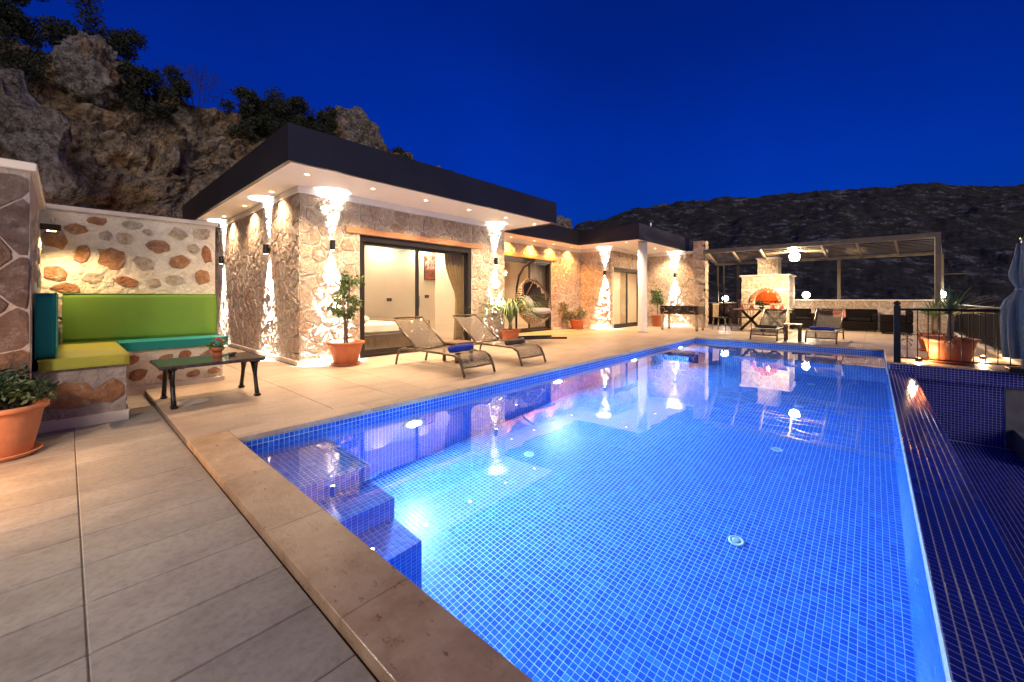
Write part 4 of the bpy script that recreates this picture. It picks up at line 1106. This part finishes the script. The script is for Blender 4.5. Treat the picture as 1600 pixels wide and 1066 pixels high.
for yy, zz in ((-.5, .75), (.5, .75), (0, .76), (-.55, .63), (.55, .63)): obj('bolt', MB().tube([(-.388, yy, zz), (-.379, yy, zz)], .018, 10), STEEL, fb)
for yy in (-.45, .45): obj('goal', MB().box(-.386, -.381, yy-.07, yy+.07, .66, .69), STEEL, fb)

# ------------------------------------------------------------------ far terrace: parapet, oven, pergola, furniture
PU = 19.3
pw = thing('parapet_wall', 'low pale stone parapet with a light cap at the far end of the terrace', 'wall', (PU, 1, 0))
stone_wall(pw, 'stone_wall', (PU, 4.3, 0), nY, nX, 6.2, 1.04, [], sx=.42, sz=.30, seed=41, thick=.3)
obj('cap', MB().box(PU-.05, PU+.35, -1.92, 4.32, 1.041, 1.10, .008), CAP, pw, world=True)
pw2 = thing('corner_parapet', 'low warm stone wall in the corner between house pillar and oven', 'wall', (20, 5, 0))
stone_wall(pw2, 'stone_wall', (19.95, 6.3, 0), nY, nX, 1.97, .90, [], sx=.5, sz=.32, seed=42, thick=.3, smat=RUST)
obj('cap', MB().box(19.9, 20.3, 4.33, 6.3, .901, .96, .008), CAP, pw2, world=True)
ov = thing('stone_oven', 'stone barbecue oven with arched mouth and square chimney', 'oven', (18.4, 3.1, 0))
OU = 17.75; OA, OB = 2.30, 3.84
hl = MB()
# front face with an arched mouth
def arch_panel(w0, w1, h0, h1, cx, cz, r, base, n=14):
    vs = []; fs = []
    arc = [(cx-r, base)]+[(cx-r*math.cos(math.pi*i/n), cz+r*math.sin(math.pi*i/n)) for i in range(n+1)]+[(cx+r, base)]
    return arc
MC, MZ, MR, MBASE = 3.02, 1.02, .40, .86
arc = arch_panel(OA, OB, 0, 1.98, MC, MZ, MR, MBASE)
def q(y, z, x): return (x, y, z)
front = MB()
vs = []; k = len(arc)
for x in (OU, OU+.22):
    vs += [(x, p[0], p[1]) for p in arc]+[(x, OA, 0), (x, OA, 1.98), (x, OB, 1.98), (x, OB, 0)]
m_ = k+4
def ff(o):
    a = [o+i for i in range(k)]; A, B, C, D_ = o+k, o+k+1, o+k+2, o+k+3
    half = k//2
    return [tuple([A]+a[0:half+1]+[B]), tuple([B]+[a[half]]+[C]), tuple([C]+a[half:]+[D_]), (A, D_, a[-1], a[0])]
fs = ff(0)+ff(m_)+[(i, i+1, m_+i+1, m_+i) for i in range(k-1)]+[(k-1, 0, m_, m_+k-1)]
fs += [(k, k+1, m_+k+1, m_+k), (k+1, k+2, m_+k+2, m_+k+1), (k+2, k+3, m_+k+3, m_+k+2)]
body = obj('body', front.add(vs, fs), MORTAR, ov, world=True)
obj('body_core', MB().box(OU+.9, 19.2, OA, OB, 0, 1.98).box(OU+.221, OU+.899, OA, OA+.2, 0, 1.98).box(OU+.221, OU+.899, OB-.2, OB, 0, 1.98).box(OU+.221, OU+.899, OA+.2, OB-.2, 0, MBASE).box(OU+.221, OU+.899, OA+.2, OB-.2, 1.75, 1.98), MORTAR, ov, world=True)
rg = random.Random(77)
for (a, b, c, d) in ((OA, OB, 0, MBASE-.02), (OA, MC-MR-.06, MBASE, 1.45), (MC+MR+.06, OB, MBASE, 1.45), (OA, OB, 1.50, 1.97)):
    for p in cells(a, b, c, d, .32, .26, rg):
        st = stone_mesh(p, rg, .01, .012)
        if st: put_stone(body, (OU, 0, 0), Y, nX, st, PALE)
for p in cells(OU, 19.2, 0, 1.97, .34, .27, rg):
    st = stone_mesh(p, rg, .012, .012)
    if st: put_stone(body, (0, OA, 0), X, nY, st, PALE)
BRICK = M('oven_brick', (.48, .17, .07), .85, var=.3, scale=12, bump=.4, bscale=40, objvar=.25)
n = 13
for i in range(n):
    a = math.pi*(i+.5)/n; o = obj('brick', MB().box(-.10, .04, -.045, .045, -.06, .06, .006), BRICK, body)
    o.location = Vector((OU+.02, MC-(MR+.055)*math.cos(a), MZ+(MR+.055)*math.sin(a)))-wl(body); o.rotation_euler = (a-math.pi/2, 0, 0) if False else (math.pi/2-a, 0, 0)
obj('firebox', MB().box(OU+.86, OU+.898, MC-.55, MC+.55, MBASE+.002, 1.7).box(OU+.24, OU+.859, MC-.56, MC-.50, MBASE+.002, 1.7).box(OU+.24, OU+.859, MC+.50, MC+.56, MBASE+.002, 1.7), BRICK, ov, world=True)
obj('grill', MB().box(OU+.25, OU+.75, MC-.3, MC+.3, MBASE+.16, MBASE+.18).box(OU+.28, OU+.32, MC-.28, MC-.24, MBASE+.002, MBASE+.16).box(OU+.28, OU+.32, MC+.24, MC+.28, MBASE+.002, MBASE+.16), IRON, ov, world=True)
lamp('glow', 'POINT', Vector((OU+.45, MC, 1.36))-wl(ov), 26, (1, .36, .10), ov, shadow_soft_size=.05)
obj('lamp_bulb', MB().lathe([(.001, -.03), (.03, 0), (.001, .03)], 12, OU+.45, MC, 1.40, cap=False), emis('oven_bulb', (1, .45, .15), 6), ov, True, world=True)
obj('slab', MB().box(OU-.06, 19.25, OA-.06, OB+.06, 1.981, 2.04, .008), CAP, ov, world=True)
ch = obj('chimney', MB().box(OU+.25, OU+1.0, 2.68, 3.34, 2.041, 2.66), MORTAR, ov, world=True)
for O_, D_, N_, W_ in (((OU+.25, 3.34, 0), nY, nX, .66), ((OU+.25, 2.68, 0), X, nY, .75)):
    for p in cells(0, W_, 2.05, 2.65, .24, .2, rg):
        st = stone_mesh(p, rg, .012, .012)
        if st: put_stone(ch, O_, D_, N_, st, PALE)
obj('chimney_cap', MB().box(OU+.2, OU+1.05, 2.63, 3.39, 2.661, 2.71, .006), CAP, ov, world=True)

pg = thing('pergola', 'light steel pergola frame with slatted roof over the far terrace', 'pergola', (16.5, 1.5, 0))
PM = M('pergola_steel', (.14, .108, .068), .5, metal=.2, var=.15)
PZ = 2.72
for (x, y, z0) in ((13.9, -1.15, 0), (19.5, .95, 0), (19.5, 4.35, 0), (19.5, -1.7, 0)):
    obj('post', MB().box(x-.05, x+.05, y-.05, y+.05, z0+.001, PZ-.121, .004), PM, pg, world=True)
for (x, y) in ((19.85, 5.0), (19.85, 5.25)): obj('post', MB().box(x-.03, x+.03, y-.03, y+.03, .001, PZ-.121), PM, pg, world=True)
def beam(a, b, w_=.05, h=.12, z=PZ, nm='beam'):
    a = Vector(a); b = Vector(b); d = (b-a).normalized(); s = Vector((-d.y, d.x, 0))*w_
    vs = [(p+s*q_).to_tuple()+(zz,) for p in (a, b) for q_ in (-1, 1) for zz in (z-h, z)]
    vs = [(v[0], v[1], v[3] if len(v) > 3 else v[2]) for v in vs]
    return obj(nm, MB().add(vs, [(0, 1, 3, 2), (4, 6, 7, 5), (0, 4, 5, 1), (2, 3, 7, 6), (0, 2, 6, 4), (1, 5, 7, 3)]), PM, pg, world=True)
beam((13.9, -1.2, 0), (13.9, 4.1, 0)); beam((19.5, -1.75, 0), (19.5, 5.3, 0)); beam((13.951, -1.15, 0), (19.449, -1.65, 0)); beam((13.951, 4.05, 0), (19.449, 5.2, 0))
for k in range(1, 7):
    f = k/7; beam((13.951, -1.15+5.2*f, 0), (19.449, -1.65+6.85*f, 0), .025, .08, PZ-.01, 'rafter')
for k in range(1, 12):
    x = 13.9+5.6*k/12; f = k/12; beam((x, -1.18-.45*f, 0), (x, 4.08+1.1*f, 0), .03, .02, PZ+.022, 'slat')
obj('tap_arm', MB().tube([(13.9, -1.2, 1.72), (13.9, -1.62, 1.72)], .015, 8), PM, pg, world=True)
fl = thing('flood_lamp', 'bright flood lamp hanging under the pergola, glaring at the camera', 'flood lamp', (16.6, 1.98, 2.56))
obj('housing', MB().box(-.03, .06, -.15, .15, -.13, .11, .01), IRON, fl); obj('lens', MB().lathe([(.15, -.04), (.12, -.07), (.06, -.10), (.001, -.11)], 24), emis('flood_lens', (1, .78, .42), 400), fl).rotation_euler = (0, R(90), 0)
obj('bracket', MB().tube([(.04, 0, .08), (.04, 0, .14)], .012, 6), IRON, fl)
lamp('glow', 'POINT', (-.2, 0, -.06), 900, (1, .74, .44), fl, shadow_soft_size=.08)
for (loc, lab) in (((PU+.15, 1.95, 1.10), 'glowing white globe on the parapet right of the oven'), ((PU+.15, -1.68, 1.10), 'glowing white globe on the parapet end behind the yucca'), ((20.1, 5.0, .96), 'glowing white globe on the corner wall left of the oven')):
    t = thing('globe_lamp', lab, 'globe lamp', loc, 0, 'white globe lamps on the far walls')
    obj('collar', MB().lathe([(.07, .0), (.07, .04), (.05, .05)], 18), IRON, t)
    obj('globe', MB().lathe([(.05, .051)]+[(.13*math.sin(math.pi*(.14+.86*i/10)), .175-.13*math.cos(math.pi*(.14+.86*i/10))) for i in range(11)], 24, cap=False), GLOBE, t, True)
    lamp('glow', 'POINT', (-.2, 0, .2), 30, (1, .92, .8), t, shadow_soft_size=.12)
# dining set
dt = thing('dining_table', 'dining table on crossed dark legs in front of the oven', 'dining table', (16.2, 2.95, 0))
obj('top', MB().box(-.42, .42, -.95, .75, .73, .77, .006), M('dining_top', (.20, .15, .12), .35, var=.2), dt)
for s in (-1, 1):
    for q_ in (-1, 1): obj('leg', MB().tube([(s*.0, -.1+s*.35-q_*.30, .72), (s*.0, -.1+s*.35+q_*.34, .012)], .045, 4), IRON, dt)
def chair(lab, loc, rz):
    t = thing('slat_chair', lab, 'chair', loc, rz, 'slatted dining chairs')
    CW = M('chair_wood', (.34, .25, .14), .6, var=.2)
    obj('seat', MB().box(-.22, .22, -.22, .22, .42, .46, .008), M('chair_pad', (.04, .03, .03), .9), t)
    for a in (-1, 1):
        for b in (-1, 1): obj('leg', MB().tube([(a*.20, b*.20, .42), (a*.22, b*.24, .005)], .018, 6), CW, t)
    for k in range(5): obj('slat', MB().box(-.20+k*.09, -.16+k*.09, .21, .235, .46, .90), CW, t)
    obj('top_rail', MB().box(-.23, .23, .20, .245, .901, .95, .006), CW, t)
    return t
chair('slatted wooden chair at the left end of the dining table', (16.0, 4.1, 0), R(-10)); chair('slatted wooden chair behind the dining table, left of the oven mouth', (16.9, 3.5, 0), R(-90)); chair('slatted wooden chair behind the dining table, at its right half', (16.9, 2.55, 0), R(-85))
for k, y in enumerate((3.5, 3.2, 2.55, 2.3)):
    t = thing('folded_napkin', f'red folded napkin on the dining table, {ords[k]} from the left', 'napkin', (16.25, y, .771), 0, 'red folded napkins')
    obj('cloth', MB().add([(-.09, -.08, 0), (.09, -.08, 0), (.09, .08, 0), (-.09, .08, 0), (0, -.02, .15), (.02, .03, .11)], [(3, 2, 1, 0), (0, 1, 4), (1, 2, 5, 4), (2, 3, 5), (3, 0, 4, 5)]), M('red_napkin', (.18, .02, .015), .9), t)
t = thing('table_plant', 'small dark plant in the middle of the dining table', 'potted plant', (16.2, 2.88, .771))
obj('bowl', MB().lathe([(.05, 0), (.10, .07), (.09, .07), (.001, .05)], 18, cap=False), IRON, t, True)
obj('foliage', leaves(150, clumps([(0, 0, .14, .10), (.05, .06, .18, .08)], rg), .11, rg, .25, .6), LEAFD, t, fix=False)
# dark wicker lounge set
def sofa(name, lab, loc, rz, w_, seats):
    t = thing(name, lab, 'sofa' if seats > 1 else 'armchair', loc, rz, 'dark wicker lounge set')
    obj('base', MB().box(-w_/2, w_/2, -.38, .38, .06, .34, .02), WICKER, t); obj('backrest', MB().box(-w_/2, w_/2, .24, .38, .341, .76, .03), WICKER, t)
    for s in (-1, 1): obj('armrest', MB().box(s*w_/2-(.14 if s > 0 else 0), s*w_/2+(.14 if s < 0 else 0), -.38, .239, .341, .60, .02), WICKER, t)
    sw_ = (w_-.30)/seats
    for k in range(seats): obj('seat_cushion', MB().box(-w_/2+.15+k*sw_, -w_/2+.15+(k+1)*sw_-.01, -.36, .22, .342, .45, .03), M('sofa_pad', (.008, .007, .007), .9, spec=.1), t)
    for a in (-1, 1):
        for b in (-1, 1): obj('foot', MB().box(a*(w_/2-.06)-.025, a*(w_/2-.06)+.025, b*.32-.025, b*.32+.025, .001, .059), IRON, t)
    return t
sofa('wicker_sofa', 'long dark wicker sofa against the far parapet', (18.75, .75, 0), R(-90), 1.75, 2)
sofa('wicker_armchair', 'dark wicker armchair turned sideways right of the sofa', (18.0, -.55, 0), R(180), .9, 1)
sofa('wicker_armchair', 'dark wicker armchair left of the sofa beside the oven', (18.3, 2.0, 0), R(-70), .8, 1)
o = cushion('throw_cushion', 18.3, 18.42, .72, 1.06, .46, .74, M('coral_cloth', (.5, .16, .12), .9), 'coral throw cushion on the dark wicker sofa'); o.rotation_euler = (0, R(15), R(10))
t = thing('wall_shrub', 'dark shrub growing at the corner wall beside the house pillar', 'shrub', (19.4, 5.05, 0))
obj('foliage', leaves(900, clumps([(rg.uniform(-.2, .2), rg.uniform(-.35, .3), .12+rg.uniform(0, .35), .16) for _ in range(10)], rg), .09, rg, .4), LEAFD, t, fix=False); obj('stem', MB().tube([(0, 0, 0), (.02, 0, .25)], .02, 6), BARK, t)

# ------------------------------------------------------------------ railings
def railing(lab, P0, P1, deco, step):
    t = thing('iron_railing', lab, 'railing', P0, 0, 'black iron railings')
    d = Vector(P1)-Vector(P0); L = d.length; d.normalize(); s = Vector((-d.y, d.x, 0))
    def bar(p, z0, z1, r=.007, nm='baluster', par=t): return obj(nm, MB().tube([(p.x, p.y, z0), (p.x, p.y, z1)], r, 6), IRON, par)
    for z, r, nm in ((.95, .022, 'top_rail'), (.10, .012, 'bottom_rail')): obj(nm, MB().tube([(0, 0, z), tuple(d*L+Vector((0, 0, z)))], r, 6), IRON, t)
    n = int(L/step)
    for k in range(1, n):
        p = d*(L*k/n); b = bar(p, .10, .95)
        if deco:
            zc = .33 if k % 2 else .52
            if k % 4 == 1 or not k % 2:
                r_ = .055
                pts = [p+d*r_*math.cos(a)+Vector((0, 0, zc+r_*1.5*math.sin(a))) for a in (0, math.pi/2, math.pi, 3*math.pi/2, 2*math.pi)]
                obj('diamond', MB().tube(pts, .006, 5), IRON, b)
            if k % 4 == 1:
                for sd in (-1, 1):
                    for up in (-1, 1):
                        pts = [p+d*sd*(.012+.05*(1-math.cos(a))*.5+.02*a/6)+Vector((0, 0, .46+up*(.01+.05*math.sin(a*.55)))) for a in [i*.55 for i in range(11)]]
                        obj('scroll', MB().tube(pts, .005, 5), IRON, b)
    return t, d, L
t, d, L = railing('black iron railing with scrolls and diamonds above the catch basin wall', (9.90, -.32, 0), (9.90, -1.86, 0), True, .128)
obj('post', MB().box(-.045, .045, -.045, .045, .004, 1.02, .004), IRON, t); obj('finial', MB().lathe([(.03, 1.021), (.05, 1.05), (.045, 1.08), (.001, 1.11)], 16, cap=False), IRON, t, True)
t2, d, L = railing('plain black iron railing receding along the right terrace edge', (9.98, -1.9, 0), (19.2, -1.9, 0), False, .115)
for k in range(0, 7): obj('post', MB().box(k*1.5-.02, k*1.5+.02, -.02, .02, .004, 1.02, .003), IRON, t2)
kerb = tag(obj('edge_kerb', MB().box(9.9, 19.25, -1.98, -1.83, .001, .07, .006), CAP), 'pale low kerb under the receding right railing', 'kerb')
gl_ = thing('ground_lamp', 'low warm ground lamp behind the railing post, lighting the terrace edge', 'ground lamp', (10.35, -.62, 0))
obj('body', MB().lathe([(.05, .001), (.05, .05), (.03, .06)], 16), IRON, gl_); obj('lens', MB().lathe([(.03, .0605), (.001, .07)], 14, cap=False), LENSO, gl_)
lamp('glow', 'POINT', (0, 0, .12), 26, (1, .62, .28), gl_, shadow_soft_size=.03)
gl_ = thing('ground_lamp', 'low warm ground lamp by the big yucca pot, lighting the kerb', 'ground lamp', (11.6, -1.55, 0))
obj('body', MB().lathe([(.05, .001), (.05, .05), (.03, .06)], 16), IRON, gl_); obj('lens', MB().lathe([(.03, .0605), (.001, .07)], 14, cap=False), LENSO, gl_)
lamp('glow', 'POINT', (0, 0, .12), 40, (1, .62, .28), gl_, shadow_soft_size=.03)
# closed parasol at the right edge
pr = thing('closed_parasol', 'closed grey-blue parasol tied at the middle, at the right edge', 'parasol', (9.86, -1.72, 0))
obj('base', MB().box(-.16, .16, -.16, .16, .004, .07, .01), IRON, pr); obj('pole', MB().tube([(0, 0, .07), (0, 0, 2.05)], .022, 10), STEEL, pr)
obj('finial', MB().lathe([(.025, 2.05), (.035, 2.08), (.02, 2.11), (.001, 2.13)], 12, cap=False), M('brass', (.5, .36, .12), .3, metal=1), pr, True)
vs = []; nz, na = 26, 48
for i in range(nz+1):
    f = i/nz; z = .22+1.78*f
    r_ = .115+.055*math.sin(math.pi*min(1, f*1.15))-.085*math.exp(-((f-.60)/.07)**2)-.06*f**3+.05*(1-f)**2
    for j in range(na):
        a = 2*math.pi*j/na; rr = r_*(1+.26*math.cos(8*a+2.5*f)*(1-.6*math.exp(-((f-.60)/.1)**2)))
        vs.append((rr*math.cos(a), rr*math.sin(a), z))
obj('canopy', MB().add(vs, [(i*na+j, i*na+(j+1) % na, (i+1)*na+(j+1) % na, (i+1)*na+j) for i in range(nz) for j in range(na)]), M('parasol_cloth', (.125, .135, .145), .85, var=.1, bump=.2, bscale=200, bdist=.002), pr, True)
obj('tie', MB().tube([(.075*math.cos(a*.5236), .075*math.sin(a*.5236), 1.288) for a in range(13)], .008, 6), M('tie_cloth', (.4, .42, .46), .8), pr, True)

# ------------------------------------------------------------------ cliff behind the house
def rockmat(name, cols, scale=1.0, bstr=1.0):
    m, n = newmat(name)
    f = pos_noise(n, .55*scale, 8, .62); f2 = pos_noise(n, 2.6*scale, 8, .66); g_ = n.nodes.new('ShaderNodeNewGeometry')
    vo = n.nodes.new('ShaderNodeTexVoronoi'); vo.feature = 'DISTANCE_TO_EDGE'; vo.inputs['Scale'].default_value = 1.5*scale
    wn = n.nodes.new('ShaderNodeTexNoise'); wn.inputs['Scale'].default_value = 1.3*scale; wn.inputs['Detail'].default_value = 5
    n.links.new(g_.outputs['Position'], wn.inputs['Vector'])
    ad = mixc(n, .35, g_.outputs['Position'], wn.outputs['Color'], 'ADD'); n.links.new(ad, vo.inputs['Vector'])
    c = ramp(n, f, [(.30, cols[0]), (.43, cols[1]), (.52, cols[2]), (.60, cols[3]), (.72, cols[1])])
    f4 = pos_noise(n, 7*scale, 9, .74)
    c = mixc(n, 1, c, ramp(n, f2, [(.34, (.38, .35, .33)), (.5, (.9, .87, .83)), (.66, (1.4, 1.34, 1.26))]), 'MULTIPLY')
    c = mixc(n, 1, c, ramp(n, f4, [(.36, (.45, .42, .40)), (.5, (1, 1, 1)), (.64, (1.35, 1.3, 1.25))]), 'MULTIPLY')
    vein = ramp(n, pos_noise(n, 1.7*scale, 6, .6, (1, 1, .6)), [(.478, (1, 1, 1)), (.496, (.30, .27, .25)), (.504, (.30, .27, .25)), (.522, (1, 1, 1))])
    c = mixc(n, .85, c, vein, 'MULTIPLY')
    crack = ramp(n, vo.outputs['Distance'], [(0, (.45, .43, .42)), (.05, (1, 1, 1))])
    c = mixc(n, .3, c, crack, 'MULTIPLY')
    f2b = n.nodes.new('ShaderNodeMath'); f2b.operation = 'MULTIPLY_ADD'; f2b.inputs[1].default_value = .45; n.links.new(f4, f2b.inputs[0]); n.links.new(f2, f2b.inputs[2]); f2 = f2b.outputs[0]
    hb = n.nodes.new('ShaderNodeMath'); hb.operation = 'MULTIPLY_ADD'; hb.inputs[1].default_value = .06
    n.links.new(ramp(n, vo.outputs['Distance'], [(0, (0, 0, 0)), (.08, (1, 1, 1))]), hb.inputs[0]); n.links.new(f2, hb.inputs[2])
    return finish(m, n, c, .9, 0, hb.outputs[0], bstr, .35, .2)
ROCK = rockmat('cliff_rock', [(.28, .14, .075), (.46, .33, .18), (.40, .345, .27), (.56, .43, .26)])
ROCKG = rockmat('grey_boulder', [(.30, .25, .18), (.36, .335, .30), (.42, .40, .37), (.38, .25, .14)], 1.6)
RID = [(-12, 9.2), (-8, 8.8), (-4, 8.2), (-1.1, 7.3), (-.4, 7.4), (1.1, 7.1), (3.0, 7.2), (4.2, 7.3), (5.3, 7.4), (7.1, 7.9), (7.9, 8.6), (9.4, 7.8), (10.7, 7.45), (13.4, 7.35), (16.7, 7.0), (21, 6.2), (24, 5.6), (28, 4.2), (34, 3.0)]
def ridge(u):
    for (a, z0), (b, z1) in zip(RID, RID[1:]):
        if a <= u <= b: f = (u-a)/(b-a); return z0+(z1-z0)*f
    return RID[0][1] if u < RID[0][0] else RID[-1][1]
def rockdisp(p, amp):
    v = Vector(p)
    a = noise.ridged_multi_fractal(v*.35, 1.0, 2.1, 5, 1.0, 2.0)*.35-.4
    b = noise.fractal(v*1.3, .9, 2.1, 5)
    wv = v+noise.noise_vector(v*.9)*.5
    st = Vector((wv.x*.75+wv.z*.5, wv.y, wv.z*.9-wv.x*.45))
    c = noise.voronoi(Vector((st.x*.8, st.y*.8, st.z*1.3)))[0]
    c2 = noise.voronoi(st*2.3)[0]
    sd = (st.z*1.1+noise.fractal(v*.6, .9, 2, 4)*1.2) % 1.0
    c3 = noise.voronoi(st*5.5)[0]
    return amp*(a*.8+b*.35+min(.5, c[1]-c[0])*1.1-.3+min(.35, c2[1]-c2[0])*.55+min(.3, c3[1]-c3[0])*.22+(sd if sd < .8 else (1-sd)*4)*.22)
nu, nvv = 560, 170; vs = []
for i in range(nu+1):
    u = -12+46*i/nu; zt = ridge(u)
    for j in range(nvv+1):
        s = j/nvv
        if s < .7:
            f = s/.7; z = -.4+(zt+.4)*f; v = 13.75+2.2*f**1.6
        else:
            f = (s-.7)/.3; z = zt-.35*f*f*3+.5*math.sin(f*6)*.3; v = 15.95+f*7
        d = rockdisp((u, v*1.0, z), .85 if s < .7 else .7)
        k = min(1, s*8)
        vs.append((u+d*.15, v-d*.8*k, z+d*.45*k if s > .5 else z))
fs = [(i*(nvv+1)+j, (i+1)*(nvv+1)+j, (i+1)*(nvv+1)+j+1, i*(nvv+1)+j+1) for i in range(nu) for j in range(nvv)]
struct(obj('cliff', MB().add(vs, fs), ROCK, None, False, fix=False))
def boulder(lab, c, r, seed, mat=None, sub=5):
    import bmesh
    bm = bmesh.new(); bmesh.ops.create_icosphere(bm, subdivisions=sub, radius=1); off = Vector((seed*7.3, seed*3.1, seed))
    for v in bm.verts:
        p = v.co.copy(); q_ = Vector((round(p.x*2.2+.3*noise.noise(p*2+off), 0), 0, 0))
        wv = p*1.3+off+noise.noise_vector(p*1.5+off)*.25; vv_ = noise.voronoi(Vector((wv.x+wv.z*.6, wv.y, wv.z*1.4-wv.x*.5)))[0]
        d = noise.fractal(p*1.1+off, .8, 2.2, 6)*.22+(vv_[1]-vv_[0]-.3)*.34+.09*noise.ridged_multi_fractal(p*1.9+off, 1, 2, 5, 1, 2)+noise.fractal(p*6+off, .8, 2.2, 3)*.035
        v.co = Vector((p.x*r[0], p.y*r[1], p.z*r[2]))*(.9+d)
    me = bpy.data.meshes.new('boulder'); bm.to_mesh(me); bm.free(); me.materials.append(mat or ROCKG)
    o = bpy.data.objects.new('boulder', me); COL.objects.link(o); o.location = c; return tag(o, lab, 'boulder', 'boulders on the cliff')
boulder('huge pale grey boulder on the cliff above the side wall at the left edge', (-2.3, 13.6, 3.3), (2.3, 1.6, 3.0), 3)
boulder('dark grey rock knob on the cliff top near the upper left', (.45, 15.7, 7.2), (.7, .8, 1.0), 5)
boulder('sharp grey rock crest above the near roof corner', (8.1, 16.2, 7.7), (1.3, 1.0, 1.35), 8)
boulder('small rock tip showing over the gap between the two roofs', (23.2, 16.2, 5.9), (.8, .8, 1.0), 9)

# ------------------------------------------------------------------ wild shrubs on the cliff top
def wild(lab, c, r, n, seed, size=.09, name='wild_bush'):
    rg = random.Random(seed); t = thing(name, lab, 'bush', c, 0, 'dark bushes along the cliff top')
    cs = []
    for _ in range(34):
        d = Vector((rg.gauss(0, 1), rg.gauss(0, 1), rg.gauss(.35, .8))).normalized()*rg.random()**.4
        cs.append((d.x*r[0], d.y*r[1], d.z*r[2], rg.uniform(.22, .42)*min(r)))
    obj('crown', leaves(int(n*1.9), clumps(cs, rg), size, rg, .45, .4), LEAFW, t, fix=False)
    st = MB()
    for k in range(9):
        c_ = cs[rg.randrange(len(cs))]; st.tube([(0, 0, -.4), (c_[0]*.4, c_[1]*.4, c_[2]*.5), (c_[0]*1.1, c_[1]*1.1, c_[2]*1.15+.1)], [.035, .022, .006], 5)
    obj('branches', st, BARKD, t); return t
wild('dense dark bush at the top left corner of the cliff', (-1.6, 15.3, 7.2), (1.3, 1.0, 1.6), 8840, 51)
wild('tall round dark bush behind the rock knob at upper left', (.2, 16.9, 8.3), (1.5, 1.0, 1.5), 8840, 52)
wild('dark bush drooping over the cliff right of the rock knob', (1.75, 15.4, 6.9), (.75, .7, 1.25), 6120, 53)
wild('dark bush above the alley eave, first left of the broad bushes', (4.0, 15.5, 7.0), (.65, .7, 1.05), 4420, 54)
wild('broad dark bush above the near roof corner', (5.1, 15.5, 7.1), (1.0, .9, 1.55), 9520, 55)
wild('broad low dark bush above the roof, left of the grey crest', (6.5, 15.5, 7.1), (.95, .9, 1.05), 6800, 56)
wild('small dark bush on the slope right of the grey crest', (10.0, 15.9, 7.3), (.6, .6, .65), 2550, 57)
wild('little dark bush on the ridge above the middle of the long roof', (12.6, 15.9, 7.1), (.7, .6, .5), 2210, 58)
wild('small bush at the foot of the grey crest', (7.0, 15.9, 8.0), (.5, .5, .6), 1700, 59)
# bare twiggy bush
t = thing('bare_bush', 'leafless twiggy bush standing against the sky at upper left', 'bush', (2.75, 15.4, 7.0)); tw = MB(); rg = random.Random(66)
def twig(p, d, L, r, lev):
    q_ = p+d*L; tw.tube([p, (p+q_)/2+Vector((rg.gauss(0, .04), rg.gauss(0, .04), 0))*L, q_], [r, r*.8, r*.6], 4, False)
    if lev:
        for _ in range(3): twig(q_, (d+Vector((rg.gauss(0, .5), rg.gauss(0, .5), rg.gauss(.1, .35)))).normalized(), L*rg.uniform(.6, .85), r*.6, lev-1)
for _ in range(6): twig(Vector((rg.uniform(-.2, .2), 0, -.2)), Vector((rg.gauss(0, .45), rg.gauss(0, .4), 1)).normalized(), .5, .016, 4)
obj('twigs', tw, BARKD, t, fix=False)

# ------------------------------------------------------------------ distant mountain
MR_ = [(-.2, 60), (0, 66), (.10, 70), (.164, 74), (.32, 91), (.51, 100.7), (.72, 107.1), (.957, 111.5), (1.276, 115), (1.7, 122), (2.3, 128)]
def mridge(r):
    for (a, z0), (b, z1) in zip(MR_, MR_[1:]):
        if a <= r <= b: return z0+(z1-z0)*(r-a)/(b-a)
    return MR_[0][1] if r < 0 else MR_[-1][1]
fwd = Vector((math.cos(R(41.97)), math.sin(R(41.97)), 0)); rgt = Vector((math.sin(R(41.97)), -math.cos(R(41.97)), 0))
ns, nd = 360, 90; vs = []
for i in range(ns+1):
    r_ = .05+2.2*i/ns; zt = mridge(r_)
    if r_ < .16: zt *= max(0, (r_-.05)/.11)**.35*.96
    for j in range(nd+1):
        f = j/nd
        dd = 120+f*280 if f <= 1 else 400
        p = (fwd+rgt*r_)*dd
        z = -30+(zt+30)*(f**1.15)
        h = noise.fractal(Vector((p.x*.016, p.y*.016, 0)), .9, 2.1, 6)
        h2 = noise.ridged_multi_fractal(Vector((p.x*.03, p.y*.03, 3)), 1, 2.1, 5, 1, 2)-1
        z += (h*9+h2*2.6)*min(1, f*1.5)*(.45 if f > .93 else 1)+noise.noise(Vector((p.x*.12, p.y*.12, 0)))*1.6+abs(noise.noise(Vector((p.x*.35, p.y*.35, 5))))*1.8
        vs.append((p.x, p.y, z))
fs = [(i*(nd+1)+j, (i+1)*(nd+1)+j, (i+1)*(nd+1)+j+1, i*(nd+1)+j+1) for i in range(ns) for j in range(nd)]
def mtmat():
    m, n = newmat('scrub_mountain')
    f = pos_noise(n, .035, 8, .7); f2 = pos_noise(n, .11, 8, .72, (1, 1, 2.2)); f3 = pos_noise(n, .5, 5, .65)
    c = ramp(n, f2, [(.3, (.018, .018, .017)), (.6, (.055, .052, .045))])
    rk = ramp(n, f2, [(.52, (0, 0, 0)), (.62, (1, 1, 1))]); ar = ramp(n, f, [(.44, (0, 0, 0)), (.56, (1, 1, 1))])
    k = mixc(n, 1, rk, ar, 'MULTIPLY')
    c = mixc(n, k, c, ramp(n, f3, [(.35, (.07, .07, .075)), (.65, (.30, .30, .31))]))
    return finish(m, n, c, .95, 0, f2, .6, 3, .1)
struct(obj('mountain', MB().add(vs, fs), mtmat(), None, True, fix=False))
